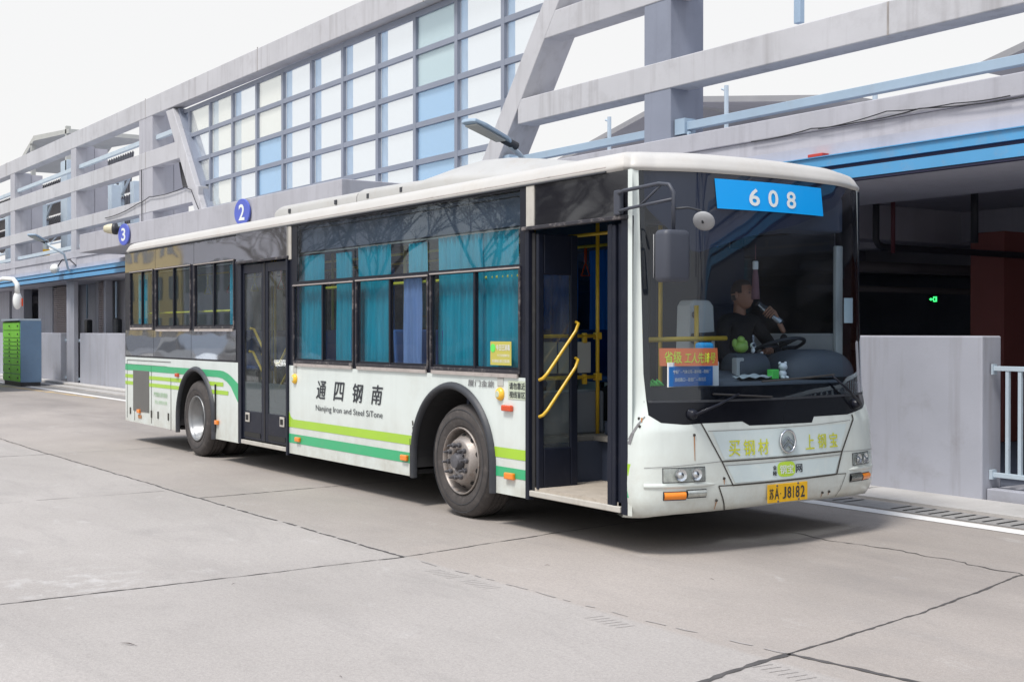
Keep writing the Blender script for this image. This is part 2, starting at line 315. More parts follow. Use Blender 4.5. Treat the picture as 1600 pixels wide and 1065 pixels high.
# ------------------------------------------------------------------ mesh helpers
class MB:
    def __init__(s): s.v = []; s.f = []
    def add(s, vs, fs):
        k = len(s.v); s.v += [tuple(p) for p in vs]; s.f += [tuple(i+k for i in f) for f in fs]; return s
    def poly(s, pts): return s.add(pts, [tuple(range(len(pts)))])
    def box(s, x0, x1, y0, y1, z0, z1):
        v = [(x0,y0,z0),(x1,y0,z0),(x1,y1,z0),(x0,y1,z0),(x0,y0,z1),(x1,y0,z1),(x1,y1,z1),(x0,y1,z1)]
        return s.add(v, [(0,3,2,1),(4,5,6,7),(0,1,5,4),(1,2,6,5),(2,3,7,6),(3,0,4,7)])
    def prism(s, pts, vec):
        n = len(pts); q = [tuple(a+b for a, b in zip(p, vec)) for p in pts]
        return s.add(list(pts)+q, [tuple(range(n))[::-1], tuple(range(n, 2*n))]+[(i, (i+1) % n, n+(i+1) % n, n+i) for i in range(n)])
    def grid(s, rows, closed=False, skip=None):
        nr, nc = len(rows), len(rows[0]); k = len(s.v)
        for r in rows: s.v += [tuple(p) for p in r]
        for i in range(nr-1):
            for j in range(nc if closed else nc-1):
                if skip and skip(i, j): continue
                s.f.append((k+i*nc+j, k+i*nc+(j+1) % nc, k+(i+1)*nc+(j+1) % nc, k+(i+1)*nc+j))
        return s
    def tube(s, pts, r, n=10, caps=True):
        P = [Vector(p) for p in pts]; rr = r if isinstance(r, (list, tuple)) else [r]*len(P); rows = []
        up = None
        for i, p in enumerate(P):
            d = (P[min(i+1, len(P)-1)]-P[max(i-1, 0)]).normalized()
            if up is None: up = Vector((0,0,1)) if abs(d.z) < .9 else Vector((1,0,0))
            a = d.cross(up).normalized(); b = a.cross(d).normalized(); up = b
            rows.append([p+(a*math.cos(t)+b*math.sin(t))*rr[i] for t in [2*math.pi*q/n for q in range(n)]])
        k = len(s.v); s.grid(rows, True)
        if caps: s.f.append(tuple(range(k, k+n))); s.f.append(tuple(range(k+(len(P)-1)*n, k+len(P)*n))[::-1])
        return s
    def lathe(s, prof, o=(0,0,0), axis='Y', n=48):
        """prof: list of (radius, offset along the axis)"""
        rows = []
        for r, t in prof:
            row = []
            for q in range(n):
                a = 2*math.pi*q/n; c, d = r*math.cos(a), r*math.sin(a)
                row.append({'Y': (o[0]+c, o[1]+t, o[2]+d), 'X': (o[0]+t, o[1]+c, o[2]+d), 'Z': (o[0]+c, o[1]+d, o[2]+t)}[axis])
            rows.append(row)
        return s.grid(rows, True)
    def ellipsoid(s, c, r, nu=16, nv=10, rot=None):
        rows = []
        for i in range(nv+1):
            ph = math.pi*i/nv
            row = []
            for j in range(nu):
                t = 2*math.pi*j/nu
                p = Vector((r[0]*math.sin(ph)*math.cos(t), r[1]*math.sin(ph)*math.sin(t), r[2]*math.cos(ph)))
                if rot: p = rot @ p
                row.append(tuple(Vector(c)+p))
            rows.append(row)
        return s.grid(rows, True)
    def build(s, name, mat=None, parent=None, smooth=False, bevel=0, label=None, merge=False, solid=0, angle=None, recalc=True):
        me = bpy.data.meshes.new(name); me.from_pydata(s.v, [], s.f)
        if merge or recalc:
            bm = bmesh.new(); bm.from_mesh(me)
            if merge: bmesh.ops.remove_doubles(bm, verts=bm.verts, dist=1e-5)
            bmesh.ops.recalc_face_normals(bm, faces=bm.faces); bm.to_mesh(me); bm.free()
        o = bpy.data.objects.new(name, me); COL.objects.link(o)
        if mat: me.materials.append(MATS[mat])
        if parent is not None: o.parent = parent
        if smooth:
            for p in me.polygons: p.use_smooth = True
        if angle:
            for p in me.polygons: p.use_smooth = True
            me.set_sharp_from_angle(angle=math.radians(angle))
        if solid:
            md = o.modifiers.new('solid', 'SOLIDIFY'); md.thickness = solid; md.offset = -1
        if bevel:
            md = o.modifiers.new('bevel', 'BEVEL'); md.width = bevel; md.segments = 2; md.limit_method = 'ANGLE'; md.angle_limit = math.radians(40)
        if label: o['label'] = label
        return o

def thing(name, label, cat, loc=(0,0,0), rz=0, group=None):
    o = bpy.data.objects.new(name, None); COL.objects.link(o); o.location = loc; o.rotation_euler = (0,0,rz); o.empty_display_size = .3
    o['label'] = label; o['category'] = cat
    if group: o['group'] = group
    return o
def tag(o, label, cat, group=None):
    o['label'] = label; o['category'] = cat
    if group: o['group'] = group
    return o
def struct(o): o['kind'] = 'structure'; return o
def copy_tree(o, parent=None):
    c = o.copy(); COL.objects.link(c)
    if parent is not None: c.parent = parent
    for ch in [q for q in bpy.data.objects if q.parent == o]: copy_tree(ch, c)
    return c

_tc = {}
def text_mesh(body, bold=0.0, spacing=1.0, shear=0.0):
    key = (body, bold, spacing, shear)
    if key in _tc: return _tc[key]
    c = bpy.data.curves.new('lettering', 'FONT'); c.body = body; c.offset = bold; c.space_character = spacing; c.shear = shear; c.resolution_u = 3
    o = bpy.data.objects.new('lettering', c); COL.objects.link(o)
    bpy.context.view_layer.update()
    dg = bpy.context.evaluated_depsgraph_get(); me = bpy.data.meshes.new_from_object(o.evaluated_get(dg))
    vs = [tuple(v.co) for v in me.vertices]; fs = [tuple(p.vertices) for p in me.polygons]
    bpy.data.objects.remove(o); bpy.data.curves.remove(c); bpy.data.meshes.remove(me)
    x0 = min(v[0] for v in vs); x1 = max(v[0] for v in vs); y0 = min(v[1] for v in vs); y1 = max(v[1] for v in vs)
    r = ([((v[0]-x0)/(x1-x0), (v[1]-y0)/(y1-y0)) for v in vs], fs); _tc[key] = r
    return r
def put_text(mb, body, fn, **kw):
    """fn maps (0..1, 0..1) to a point; CJK strokes are thickened by stacked shifted copies"""
    bold = kw.pop('bold', 0.0)
    cjk = any(ord(c) > 999 for c in body)
    vs, fs = text_mesh(body, bold=0.0 if cjk else bold, **kw)
    if not cjk or bold <= 0: return mb.add([fn(u, v) for u, v in vs], fs)
    a, b, c = Vector(fn(0, 0)), Vector(fn(1, 0)), Vector(fn(0, 1)); nn = (b-a).cross(c-a).normalized()*.0003
    k = bold*.9/len(body); q = bold*.6
    for i, (du, dv) in enumerate(((-k, -q), (k, -q), (-k, q), (k, q), (0, 0))):
        mb.add([tuple(Vector(fn(u+du, v+dv))+nn*(i-2)) for u, v in vs], fs)
    return mb
# ================================================================== SETTING: ground
g = MB()
xs = [-400,-120,-60,-40,-20,0,20,60,200]; yv = [-200,-60,-20,0,10,30,80,300]
g.grid([[(x, y, 0) for x in xs] for y in yv])
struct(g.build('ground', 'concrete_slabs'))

def ribbon(mb, pts, w, z, jit=.007, step=.05, gaps=0.):
    for (a, b) in zip(pts[:-1], pts[1:]):
        a = Vector(a); b = Vector(b); L = (b-a).length; n = max(2, int(L/step)); d = (b-a)/L; q = Vector((-d.y, d.x))
        off = 0; row = []
        for i in range(n+1):
            off += random.uniform(-jit, jit); off *= .85
            e = 1 if 0 < i < n else 0
            c = a+d*(L*i/n)+q*off*e; ww = w*random.uniform(.35, 1.45)/2
            row.append((c+q*ww, c-q*ww))
        k = len(mb.v)
        for l, r in row: mb.v += [(l.x, l.y, z), (r.x, r.y, z)]
        for i in range(n):
            if random.random() < gaps: continue
            mb.f.append((k+2*i, k+2*i+1, k+2*i+3, k+2*i+2))
J = MB()
ribbon(J, [(-45,4.2),(-16.85,4.22),(-11.6,4.29)], .02, .003)
ribbon(J, [(-11.6,4.29),(-7.74,4.36)], .022, .003, gaps=.12)
ribbon(J, [(-16.88,-10),(-16.87,4.22)], .02, .003); ribbon(J, [(-11.6,4.29),(-11.71,6.0),(-11.8,9.0)], .018, .003)
ribbon(J, [(-7.70,-8),(-7.73,1.65),(-7.74,4.36),(-7.99,5.9),(-8.3,9.1)], .014, .003, .006)
ribbon(J, [(-4.33,4.63),(-4.55,6.0),(-4.86,7.4)], .016, .003); ribbon(J, [(-4.33,4.63),(-3.6,4.75),(-1,4.8)], .032, .003)
ribbon(J, [(-4.86,7.4),(-5.3,7.42),(-5.9,7.5),(-6.6,7.42),(-6.95,7.45)], .014, .003, .03, .06)
ribbon(J, [(-4.33,4.63),(-4.2,3.9),(-4.0,2)], .034, .003)
struct(J.build('paving_joints', 'joint_dark'))
J = MB()
ribbon(J, [(-7.74,4.36),(-5.2,4.52),(-4.33,4.63)], .013, .003, .01, .07, .35)
ribbon(J, [(-16.87,4.22),(-17.0,6.5),(-17.1,8.8)], .016, .003, .006, .12, .1)
ribbon(J, [(-12.2,-4),(-12.3,1.6),(-12.33,4.2)], .013, .003, .006, .12, .2)
for k in range(14):       # saw scored dashes beside the long joint
    x = -7.2+k*.42
    if k in (2, 3, 5, 6, 9, 10, 12): continue
    for r in range(6): J.add([(x+r*.055, 4.22+k*.012, .0035), (x+r*.055+.006, 4.22+k*.012, .0035), (x+r*.055+.024, 4.34+k*.012, .0035), (x+r*.055+.018, 4.34+k*.012, .0035)], [(0,1,2,3)])
struct(J.build('paving_scores', 'joint_soft'))
R = MB(); R.poly([(-60,8.86,.004),(20,8.86,.004),(20,9.05,.004),(-60,9.05,.004)]); struct(R.build('road_marking', 'road_white'))
R = MB(); ribbon(R, [(-44,8.2),(-36,8.5),(-30.5,8.72)], .16, .004, .01, .3, .1); struct(R.build('yellow_marking', 'road_yellow'))
D = MB(); D.poly([(-60,9.12,.004),(20,9.12,.004),(20,9.52,.004),(-60,9.52,.004)]); struct(D.build('drain_channel', 'drain_dark'))
D = MB()
x = -16.
while x < 2:
    if int(x*1.9) % 7: D.poly([(x,9.17,.008),(x+.026,9.17,.008),(x+.016,9.47,.008),(x-.01,9.47,.008)])
    x += .135
struct(D.build('drain_slots', 'slot_black'))
P = MB(); P.box(-60, 20, 9.58, 10.3, -.02, .022); struct(P.build('pavement', 'pavement_grey'))
K = MB(); K.box(-60, -18, 10.0, 10.29, .02, .09); struct(K.build('kerb', 'kerb_concrete', bevel=.02))
J = MB()
for x in (-30, -22, -14.2, -11.2, -8.3, -5.6): ribbon(J, [(x,9.6),(x-.05,10.28)], .014, .027)
struct(J.build('pavement_joints', 'joint_dark'))
# small litter
for i, (x, y, L, a) in enumerate([(-6.36,1.98,.13,.5),(-6.89,5.01,.05,1.2),(-7.5,3.0,.04,2.),(-5.2,2.6,.03,.2),(-5.9,5.6,.05,.3)]):
    m = MB(); c, s_ = math.cos(a), math.sin(a)
    m.add([(x-c*L/2,y-s_*L/2,.006),(x-s_*L*.04,y+c*L*.04,.012),(x+c*L/2,y+s_*L/2,.004),(x+s_*L*.02,y-c*L*.02,.009)], [(0,1,2,3)])
    tag(m.build('dry_leaf', 'bark'), ['thin dark dry leaf alone on the grey slabs at lower left', 'small dark leaf scrap near the slab joint before the front wheel', 'tiny dark scrap on the grey slab in the middle', 'tiny dark scrap nearest the bottom edge of the grey slabs', 'small dark scrap on the rough slab before the open door'][i], 'leaf', 'scraps on the paving')

# ================================================================== TERMINAL BUILDING
FY = 10.3
T = thing('terminal_building', 'grey concrete bus terminal with open beam frame, glass wall and blue canopy', 'building', (0, 0, 0))
def beam(x0, a0, b0, x1, a1, b1, y0=FY, y1=FY+.32, name='beam', mat='beam_concrete'):
    m = MB(); m.prism([(x0,y0,a0),(x1,y0,a1),(x1,y0,b1),(x0,y0,b0)], (0,y1-y0,0)); return m.build(name, mat, T, bevel=.012)
beam(-75, 7.3, 7.78, -13.6, 6.94, 7.41)                    # top beam
beam(-13.7, 6.94, 7.41, 26, 6.9, 7.36)
for x, z0, z1 in ((-46.9,7.12,7.62),(-31.61,7.06,7.54),(-24.4,7.0,7.5),(-17.6,6.96,7.46),(-46.6,5.85,6.28),(-31.61,5.76,6.18),(-46.6,4.66,5.0),(-31.61,4.64,4.98),(-8.3,4.60,4.94),(-5.5,5.70,6.0)):
    m = MB(); m.box(x-.012, x+.012, FY-.004, FY+.01, z0, z1); m.build('beam_joint', 'joint_soft', T)
beam(-75, 5.96, 6.4, -29.0, 5.74, 6.16); beam(-75, 4.69, 5.05, -27.85, 4.62, 4.96)
beam(-14.25, 5.71, 6.06, 26, 5.66, 6.02); beam(-14.9, 4.60, 4.955, 26, 4.58, 4.92)
def leg(pts): m = MB(); m.prism([(x, FY-.004, z) for x, z in pts], (0,.5,0)); return m.build('sloping_leg', 'beam_concrete', T, bevel=.012)
leg([(-30.05,6.99),(-29.56,6.99),(-27.25,3.97),(-27.75,3.97)])
leg([(-13.72,6.93),(-13.32,6.93),(-15.55,3.95),(-16.03,3.95)])
for x0, x1 in ((-46.43,-45.78),(-38.61,-38.06),(-32.15,-31.62),(-31.6,-31.1),(-54.3,-53.7),(-62,-61.4),(-12.1,-11.6),(-4.5,-4.0),(3.1,3.6),(10.7,11.2)):
    m = MB(); m.box(x0, x1, FY+.01, FY+.56, 3.6, 6.95 if x0 > -20 else 7.15); m.build('column', 'slate_column' if x0 > -20 else 'facade_concrete', T, bevel=.01)
# wide blades behind the left columns
for x0, x1 in ((-45.78,-45.6),(-38.06,-37.9),(-31.1,-30.95)):
    m = MB(); m.box(x0-.3, x0-.003, FY+.57, FY+.95, 3.7, 7.1); m.build('column_blade', 'facade_side', T)
# parapet and spandrel
m = MB(); m.prism([(-75,FY,3.86),(26,FY,3.71),(26,FY,3.92),(-75,FY,4.09)], (0,.25,0)); m.build('parapet', 'facade_concrete', T, bevel=.01)
m = MB(); m.prism([(-75,FY+.03,3.14),(26,FY+.03,3.14),(26,FY+.03,3.706),(-75,FY+.03,3.855)], (0,.22,0)); m.build('spandrel', 'facade_concrete', T)
# rails
for z0, z1, xa, xb in ((6.46,6.575,-75,-31.9),(4.1,4.21,-75,-31.9),(6.44,6.555,-31.1,-29.4),(4.065,4.165,-15.6,-12.08),(4.065,4.165,-11.58,-4.5),(4.065,4.165,-4.0,26)):
    m = MB(); m.box(xa, xb, FY+.1, FY+.2, z0, z1); m.build('rail', 'steel_pale' if xa < -29 else 'steel_blue', T, bevel=.006)
for x in (-11.5, -4.55, -15.3):
    m = MB(); m.box(x-.08, x+.1, FY+.06, FY+.24, 4.02, 4.21); m.lathe([(0,.0),(.022,0),(.022,.03),(0,.03)], (x+.14, FY+.08, 4.02), 'Y', 8); m.build('rail_bracket', 'steel_blue', T)
# blue canopy
m = MB(); m.box(-75, 26, 9.96, 10.02, 3.305, 3.405); m.box(-75,26,9.94,10.33,3.405,3.415); m.build('canopy_fascia', 'canopy_blue', T)
m = MB(); m.box(-75, 26, 10.0, 10.3, 3.262, 3.303); m.build('canopy_gap', 'canopy_gap', T)
m = MB(); m.box(-75, 26, 9.95, 10.02, 3.15, 3.26); m.build('canopy_fascia', 'canopy_blue', T)
m = MB(); m.box(-75, 26, 9.96, 10.05, 3.125, 3.147); m.build('canopy_drip', 'canopy_gap', T)
# slabs, beams and back of the undercroft
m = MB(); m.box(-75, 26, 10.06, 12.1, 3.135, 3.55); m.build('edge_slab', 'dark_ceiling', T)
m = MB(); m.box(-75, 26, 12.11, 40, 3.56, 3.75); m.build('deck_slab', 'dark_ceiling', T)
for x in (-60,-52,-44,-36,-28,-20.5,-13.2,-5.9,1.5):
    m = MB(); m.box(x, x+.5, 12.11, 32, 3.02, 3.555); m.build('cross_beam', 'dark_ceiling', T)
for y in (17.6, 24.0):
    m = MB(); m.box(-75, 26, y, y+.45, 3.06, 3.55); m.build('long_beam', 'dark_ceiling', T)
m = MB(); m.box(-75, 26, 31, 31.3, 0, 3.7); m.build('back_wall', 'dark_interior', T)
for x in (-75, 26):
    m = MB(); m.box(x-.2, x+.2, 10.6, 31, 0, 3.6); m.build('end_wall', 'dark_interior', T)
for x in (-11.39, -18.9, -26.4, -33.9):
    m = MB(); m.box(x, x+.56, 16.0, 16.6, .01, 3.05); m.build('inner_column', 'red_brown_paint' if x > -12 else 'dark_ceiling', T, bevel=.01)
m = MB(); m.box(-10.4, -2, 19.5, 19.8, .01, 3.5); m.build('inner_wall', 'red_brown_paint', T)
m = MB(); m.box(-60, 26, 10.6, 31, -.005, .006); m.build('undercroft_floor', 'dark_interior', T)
# lower front: pillars, walls behind
def ysc(x, y): return x*y/FY
for x0, x1 in ((-39.13,-38.31),):
    m = MB(); m.box(x0, x1, FY+.005, FY+.14, .02, 3.13); m.build('pillar', 'wall_concrete', T, bevel=.01)
B = 11.0
def bx(a, b, y0, y1, z0, z1, name, mat='wall_concrete'):
    m = MB(); m.box(ysc(a, y0), ysc(b, y0), y0, y1, z0, z1); return m.build(name, mat, T, bevel=.008)
bx(-46.2,-44.5,B,B+.3,.0,3.13,'wall_panel'); bx(-44.48,-43.9,B+1.2,B+1.4,0,3.13,'wall_panel'); bx(-43.2,-42.6,B+1.2,B+1.4,0,2.7,'wall_panel')
bx(-42.51,-40.75,B,B+.3,0,3.13,'wall_panel'); bx(-38.36,-36.03,B+.5,B+.7,0,3.13,'wall_panel','facade_concrete')
bx(-36.0,-35.80,B,B+.2,0,3.13,'door_jamb'); bx(-35.27,-35.05,B,B+.2,0,3.13,'door_jamb'); bx(-35.0,-33.0,B+.5,B+.7,0,3.13,'wall_panel','facade_concrete')
bx(-32.6,-31,B,B+.3,0,3.13,'wall_panel'); bx(-50,-46.6,B,B+.3,0,3.13,'wall_panel'); bx(-29,-22,B,B+.3,0,3.13,'wall_panel')
for a, b in ((-40.6,-39.15),(-35.79,-35.29)):
    m = MB(); z = 1.45
    y = B+.02
    while z < 3.05:
        m.box(ysc(a,y), ysc(b,y), y, y+.07, z, z+.04); z += .068
    m.box(ysc(a,y), ysc(b,y), y+.09, y+.12, .05, 3.12)
    m.build('louvre', 'louvre_brown', T)
# numbered platform box with its end face
m = MB(); m.prism([(-32.9,9.0,3.63),(-17.95,9.0,3.60),(-17.95,9.0,4.035),(-32.9,9.0,4.10)], (0,1.29,0)); m.build('platform_box', 'facade_concrete', T, bevel=.012)
# ------------------------------------------------ curtain wall
def clip(poly, a, b, c):          # keep a*x+b*z <= c
    out_ = []
    for i in range(len(poly)):
        p, q = poly[i], poly[(i+1) % len(poly)]
        dp, dq = a*p[0]+b*p[1]-c, a*q[0]+b*q[1]-c
        if dp <= 0: out_.append(p)
        if (dp < 0) != (dq < 0) and abs(dp-dq) > 1e-9:
            t = dp/(dp-dq); out_.append((p[0]+(q[0]-p[0])*t, p[1]+(q[1]-p[1])*t))
    return out_
def inside(poly, m_=0.0):
    # left leg edge: x >= -29.58+(6.99-z)*.765 ; right leg edge: x <= -13.72-(6.93-z)*.775
    poly = clip(poly, -1, -.765, 29.58-6.99*.765-m_)
    return clip(poly, 1, -.775, -13.72-6.93*.775-m_) if poly else poly
mxs = [-27.66-1.345, -27.66,-26.3,-24.95,-23.61,-22.26,-20.915,-19.57,-18.24,-16.92,-15.59,-14.25,-12.9]
mxs = [-30.4]+mxs
mzs = [3.95, 4.43, 5.05, 5.64, 6.27, 6.9]
CW = MB()
for x in mxs[1:-1]:
    p = inside([(x-.045,3.95),(x+.045,3.95),(x+.045,6.94),(x-.045,6.94)])
    if len(p) > 2: CW.prism([(a, FY+.2, b) for a, b in p], (0,.07,0))
for z in mzs[1:]:
    p = inside([(-31,z-.045),(-12,z-.045),(-12,z+.045),(-31,z+.045)])
    if len(p) > 2: CW.prism([(a, FY+.203, b) for a, b in p], (0,.064,0))
for pts in ([(-29.58,6.99),(-29.45,6.99),(-27.12,3.95),(-27.25,3.95)], [(-13.84,6.93),(-13.72,6.93),(-16.02,3.95),(-16.14,3.95)]):
    CW.prism([(a, FY+.12, b) for a, b in pts], (0,.2,0))
cw = CW.build('curtain_wall', 'mullion_grey', T)
for i in range(len(mxs)-1):
    for j in range(len(mzs)-1):
        p = inside([(mxs[i],mzs[j]),(mxs[i+1],mzs[j]),(mxs[i+1],mzs[j+1]),(mxs[i],mzs[j+1])])
        if len(p) < 3 or max(q[0] for q in p)-min(q[0] for q in p) < .1: continue
        mat = 'clear_pane'
        if i <= 3: mat = 'pale_pane' if (i+j) % 3 != 1 else 'clear_pane'
        if mxs[i] == -24.95: mat = 'pale_pane' if j > 2 else 'blue_pane'
        if mxs[i] == -23.61 and j < 1: mat = 'blue_pane'
        if mxs[i] == -18.24: mat = 'aqua_pane' if j > 2 else 'blue_pane'
        m = MB(); m.prism([(a, FY+.25, b) for a, b in p], (0,.012,0)); m.build('pane', mat, cw)
# steel frame standing behind the glass
for x in mxs[2:-2]:
    if x in (-24.95, -18.24): continue
    m = MB(); m.box(x+.02, x+.035, FY+.29, FY+.41, 3.75, 6.95); m.build('inner_post', 'pale_post', T)
# upper deck: blue columns, carport roofs, parking machine
for (x, y, w_, h) in ((-46.3,12,.85,7.7),(-50.5,12,1.0,6.9),(-40.6,12,.4,6.3),(-38.3,12,.35,6.2),(-13.2,14.2,.13,7.9),(-55,12,.6,7)):
    m = MB(); m.box(x, x+w_, y, y+(.3 if x < -20 else .1), 3.75 if x < -20 else 6.25, h); m.build('steel_column', 'steel_pale' if x < -20 else 'steel_blue', T, bevel=.01)
for (x0,x1,y0,y1,z0,z1) in ((-95,-50.5,16,20,8.9,8.7),(-95,-51,16.2,20,7.25,7.1),(-95,-51,16.2,20,5.2,5.1)):
    m = MB(); rows = []
    n = 280
    for i in range(n+1):
        x = x0+(x1-x0)*i/n; dz = .08*(i % 2); rows.append([(x,y0,z0+dz),(x-(y1-y0)*3.3,y1,z1+dz)])
    m.grid(rows); m.build('carport_roof', 'roof_sheet', T, solid=.03)
for x in (-72,-66,-60,-53.5):
    m = MB(); m.tube([(x,16.4,3.7),(x,16.4,8.8)], .12, 8); m.tube([(x,16.4,7.4),(x+2.2,16.4,8.7)], .06, 6); m.tube([(x,16.4,7.4),(x-2.2,16.4,8.8)], .06, 6); m.build('carport_post', 'steel_pale', T)
def truss(x0, x1, y, z):
    m = MB(); n = 10
    for i in range(n):
        a = x0+(x1-x0)*i/n; b = x0+(x1-x0)*(i+1)/n
        m.tube([(a,y,z),(b,y,z)], .05, 6); m.tube([(a,y,z+.55),(b,y,z+.55)], .05, 6); m.tube([(a,y,z),(b,y,z+.55)] if i % 2 else [(a,y,z+.55),(b,y,z)], .03, 6)
    m.build('truss', 'steel_pale', T)
truss(-75,-49.5,15.5,7.7); truss(-78,-52,16.3,6.0)
m = MB(); m.box(-150,-87,27,27.3,3.75,8.0); m.box(-150,-87,27,27.3,9.6,11); m.build('deck_wall', 'facade_side', T)
# pale pitched roofs and deck railing to the right
def roof(pts, t=.12): m = MB(); m.prism(pts, (0,0,-t)); return m.build('carport_roof', 'roof_sheet', T)
roof([(-24.6,18,5.72),(-20.4,18,6.62),(-20.4,24,6.62),(-24.6,24,5.72)]); roof([(-20.3,18,6.66),(-15.5,18,5.95),(-15.5,24,5.95),(-20.3,24,6.66)])
roof([(-12.7,18,6.02),(-9.0,18,6.9),(-9.0,25,6.9),(-12.7,25,6.02)]); roof([(-8.9,18,6.9),(-5,18,6.1),(-5,25,6.1),(-8.9,25,6.9)])
for x, y, z in ((-14.43,14,5.5),(-17.38,14,5.42),(-11.5,14,5.0)):
    m = MB(); m.tube([(x,y,3.75),(x,y,z)], .035, 8); m.tube([(x,y,z-.08),(x-.1,y,z-.04)], .02, 6); m.build('deck_post', 'steel_pale', T)
m = MB(); m.box(-20, -14.6, 15, 15.2, 4.78, 5.0); m.box(-20,-4,15,15.2,4.55,4.66); m.build('deck_beam', 'steel_pale', T)
for x in (-19,-17,-15,-12.5,-10,-7.5):
    m = MB(); m.box(x,x+.12,15,15.12,3.75,4.8); m.build('deck_stub', 'steel_blue', T)
m = MB(); m.box(-12, -5, 16, 16.1, 3.75, 4.75); m.build('deck_screen', 'interior_pale', T)
# rooftop frame far left
m = MB()
for x, y in ((-50.6,12),(-45.6,12)): m.box(x-.08,x+.08,y,y+.16,7.2,8.9)
m.prism([(-53.0,12,8.3),(-50.2,12,9.15),(-45.2,12,8.75),(-45.2,12,8.6),(-50.2,12,8.95),(-53.0,12,8.1)], (0,3,0))
m.build('rooftop_frame', 'interior_pale', T)
for (x,y,z) in ((-35.5,13,4.6),(-43.6,12,4.35),(-48,12,4.1),(-49.5,12,4.5)):
    m = MB(); m.box(x-.3,x+.5,y,y+.3,z,z+.22); m.box(x-.1,x,y,y+.2,z-.7,z); m.build('parking_lift', 'machine_yellow', T)
# round number signs
for num, x, z in (('2', -21.83, 3.80), ('3', -28.91, 3.845)):
    s_ = thing('number_sign', 'round blue sign with numeral 2, nearer and above the rear bus windows' if num == '2' else 'round blue sign with numeral 3, beside the cream horn lamp', 'sign', (x, 8.93, z), math.radians(11), 'round platform number signs')
    m = MB(); m.lathe([(0,-.03),(.245,-.03),(.25,-.02),(.25,0),(0,0)], (0,0,0), 'Y', 40); m.build('disc', 'sign_blue', s_)
    m = MB(); put_text(m, num, lambda u, v: (-.095+.19*u, -.034, -.15+.30*v), bold=.02); m.build('numeral', 'white_letter', s_)
# siren lamp on a bracket beside sign 3
s_ = thing('horn_lamp', 'cream domed lamp on a short bracket left of the round 3 sign', 'lamp', (-29.3, 8.85, 4.0), math.radians(58)); s_.scale = (.72,.72,.72)
m = MB(); m.lathe([(0,-.35),(.10,-.33),(.15,-.2),(.17,-.05),(.17,0)], (-.05,0,0), 'X', 20); m.build('dome', 'cream_paint', s_, smooth=True)
m = MB(); m.lathe([(.17,-.05),(.19,0),(.19,.08),(.08,.12),(.05,.5),(0,.5)], (-.05,0,0), 'X', 20); m.build('housing', 'dark_plastic', s_, smooth=True)
# street lamps
def street_lamp(loc, label, arm, head, d):
    s_ = thing('street_lamp', label, 'lamp', loc, 0, 'arm lamps fixed to the facade')
    m = MB(); m.tube(arm, .035, 10); m.build('arm', 'steel_pale', s_, smooth=True)
    h = Vector(head); d = Vector(d).normalized(); q = d.cross(Vector((0,0,1))).normalized(); u = q.cross(d).normalized()
    m = MB(); pr = [(0,.06),(.12,.11),(.6,.15),(.78,.12),(.8,.05)]
    top = [h+d*a+q*b+u*.02 for a, b in pr]+[h+d*a-q*b+u*.02 for a, b in pr[::-1]]; m.prism([tuple(p) for p in top], tuple(u*.045)); m.build('lamp_head', 'steel_blue', s_, bevel=.01)
    m = MB(); pr = [(.14,.08),(.72,.10)]
    m.prism([tuple(h+d*a+q*b-u*.006) for a, b in pr]+[tuple(h+d*a-q*b-u*.006) for a, b in pr[::-1]], tuple(u*.02)); m.build('diffuser', 'interior_pale', s_)
    m = MB(); m.tube([tuple(h-d*.16+u*.04), tuple(h+d*.1+u*.04)], .055, 10); m.build('joint', 'dark_plastic', s_)
street_lamp((-14.0,10.2,3.3), 'grey LED street lamp on a curved arm above the bus roof', [(0,.05,0),(.1,-.25,.42),(.15,-.45,.56),(.35,-.75,.67),(.52,-1.0,.72)], (.54,-1.05,.73), (.18,-.7,.17))
street_lamp((-37.4,10.0,3.3), 'thin grey street lamp on a curved arm at the far left of the facade', [(0,.2,-.1),(0,-.1,.13),(.08,-.16,.3),(.33,-.3,.54),(.2,-.8,.84)], (.2,-.84,.86), (.75,-.6,.16))
s_ = thing('flood_light', 'small white round floodlight over the blue canopy at left', 'lamp', (-38.0,9.75,3.42))
m = MB(); m.ellipsoid((-.3,0,.05), (.3,.12,.14), 16, 8); m.build('housing', 'toy_white', s_, smooth=True)
m = MB(); m.tube([(-.1,0,.05),(.15,.1,.3),(.6,.2,.28),(.9,.3,.1)], .018, 6); m.build('bracket', 'cable_black', s_)
# facade cables
def cable(pts, label, r=.012):
    m = MB(); P = []
    for i in range(len(pts)-1):
        a, b = Vector(pts[i]), Vector(pts[i+1]); L = (b-a).length
        for k in range(8):
            t = k/8; p = a.lerp(b, t); p.z -= .06*min(L, 3)*4*t*(1-t)*.3; P.append(tuple(p))
    P.append(pts[-1]); m.tube(P, r, 6); return tag(m.build('cable', 'cable_black'), label, 'cable', 'cables strung along the facade')
cable([(-10.2,10.29,3.76),(-9.3,10.285,3.79),(-8.7,10.285,3.77),(-7.9,10.285,3.80),(-6.5,10.285,3.74),(20,10.285,3.8)], 'thin black cable along the grey parapet above the blue canopy', .007)
cable([(-9.2,10.28,3.77),(-8.3,10.28,3.83),(-7.5,10.28,3.79),(-6.9,10.28,3.77)], 'short pale grey cable loop on the parapet above the canopy', .006)
cable([(-35,10.27,4.75),(-32.2,10.27,4.9),(-31.2,10.26,5.0),(-28.6,10.26,5.0),(-28.2,10.26,4.9),(-27.6,10.26,4.3)], 'black cable sagging over the beam and down the left sloping leg', .011)
cable([(-31.8,10.26,5.75),(-31.82,10.27,5.0),(-31.8,10.27,4.2)], 'black cable running down the twin column left of the glass wall', .012)
m = MB()
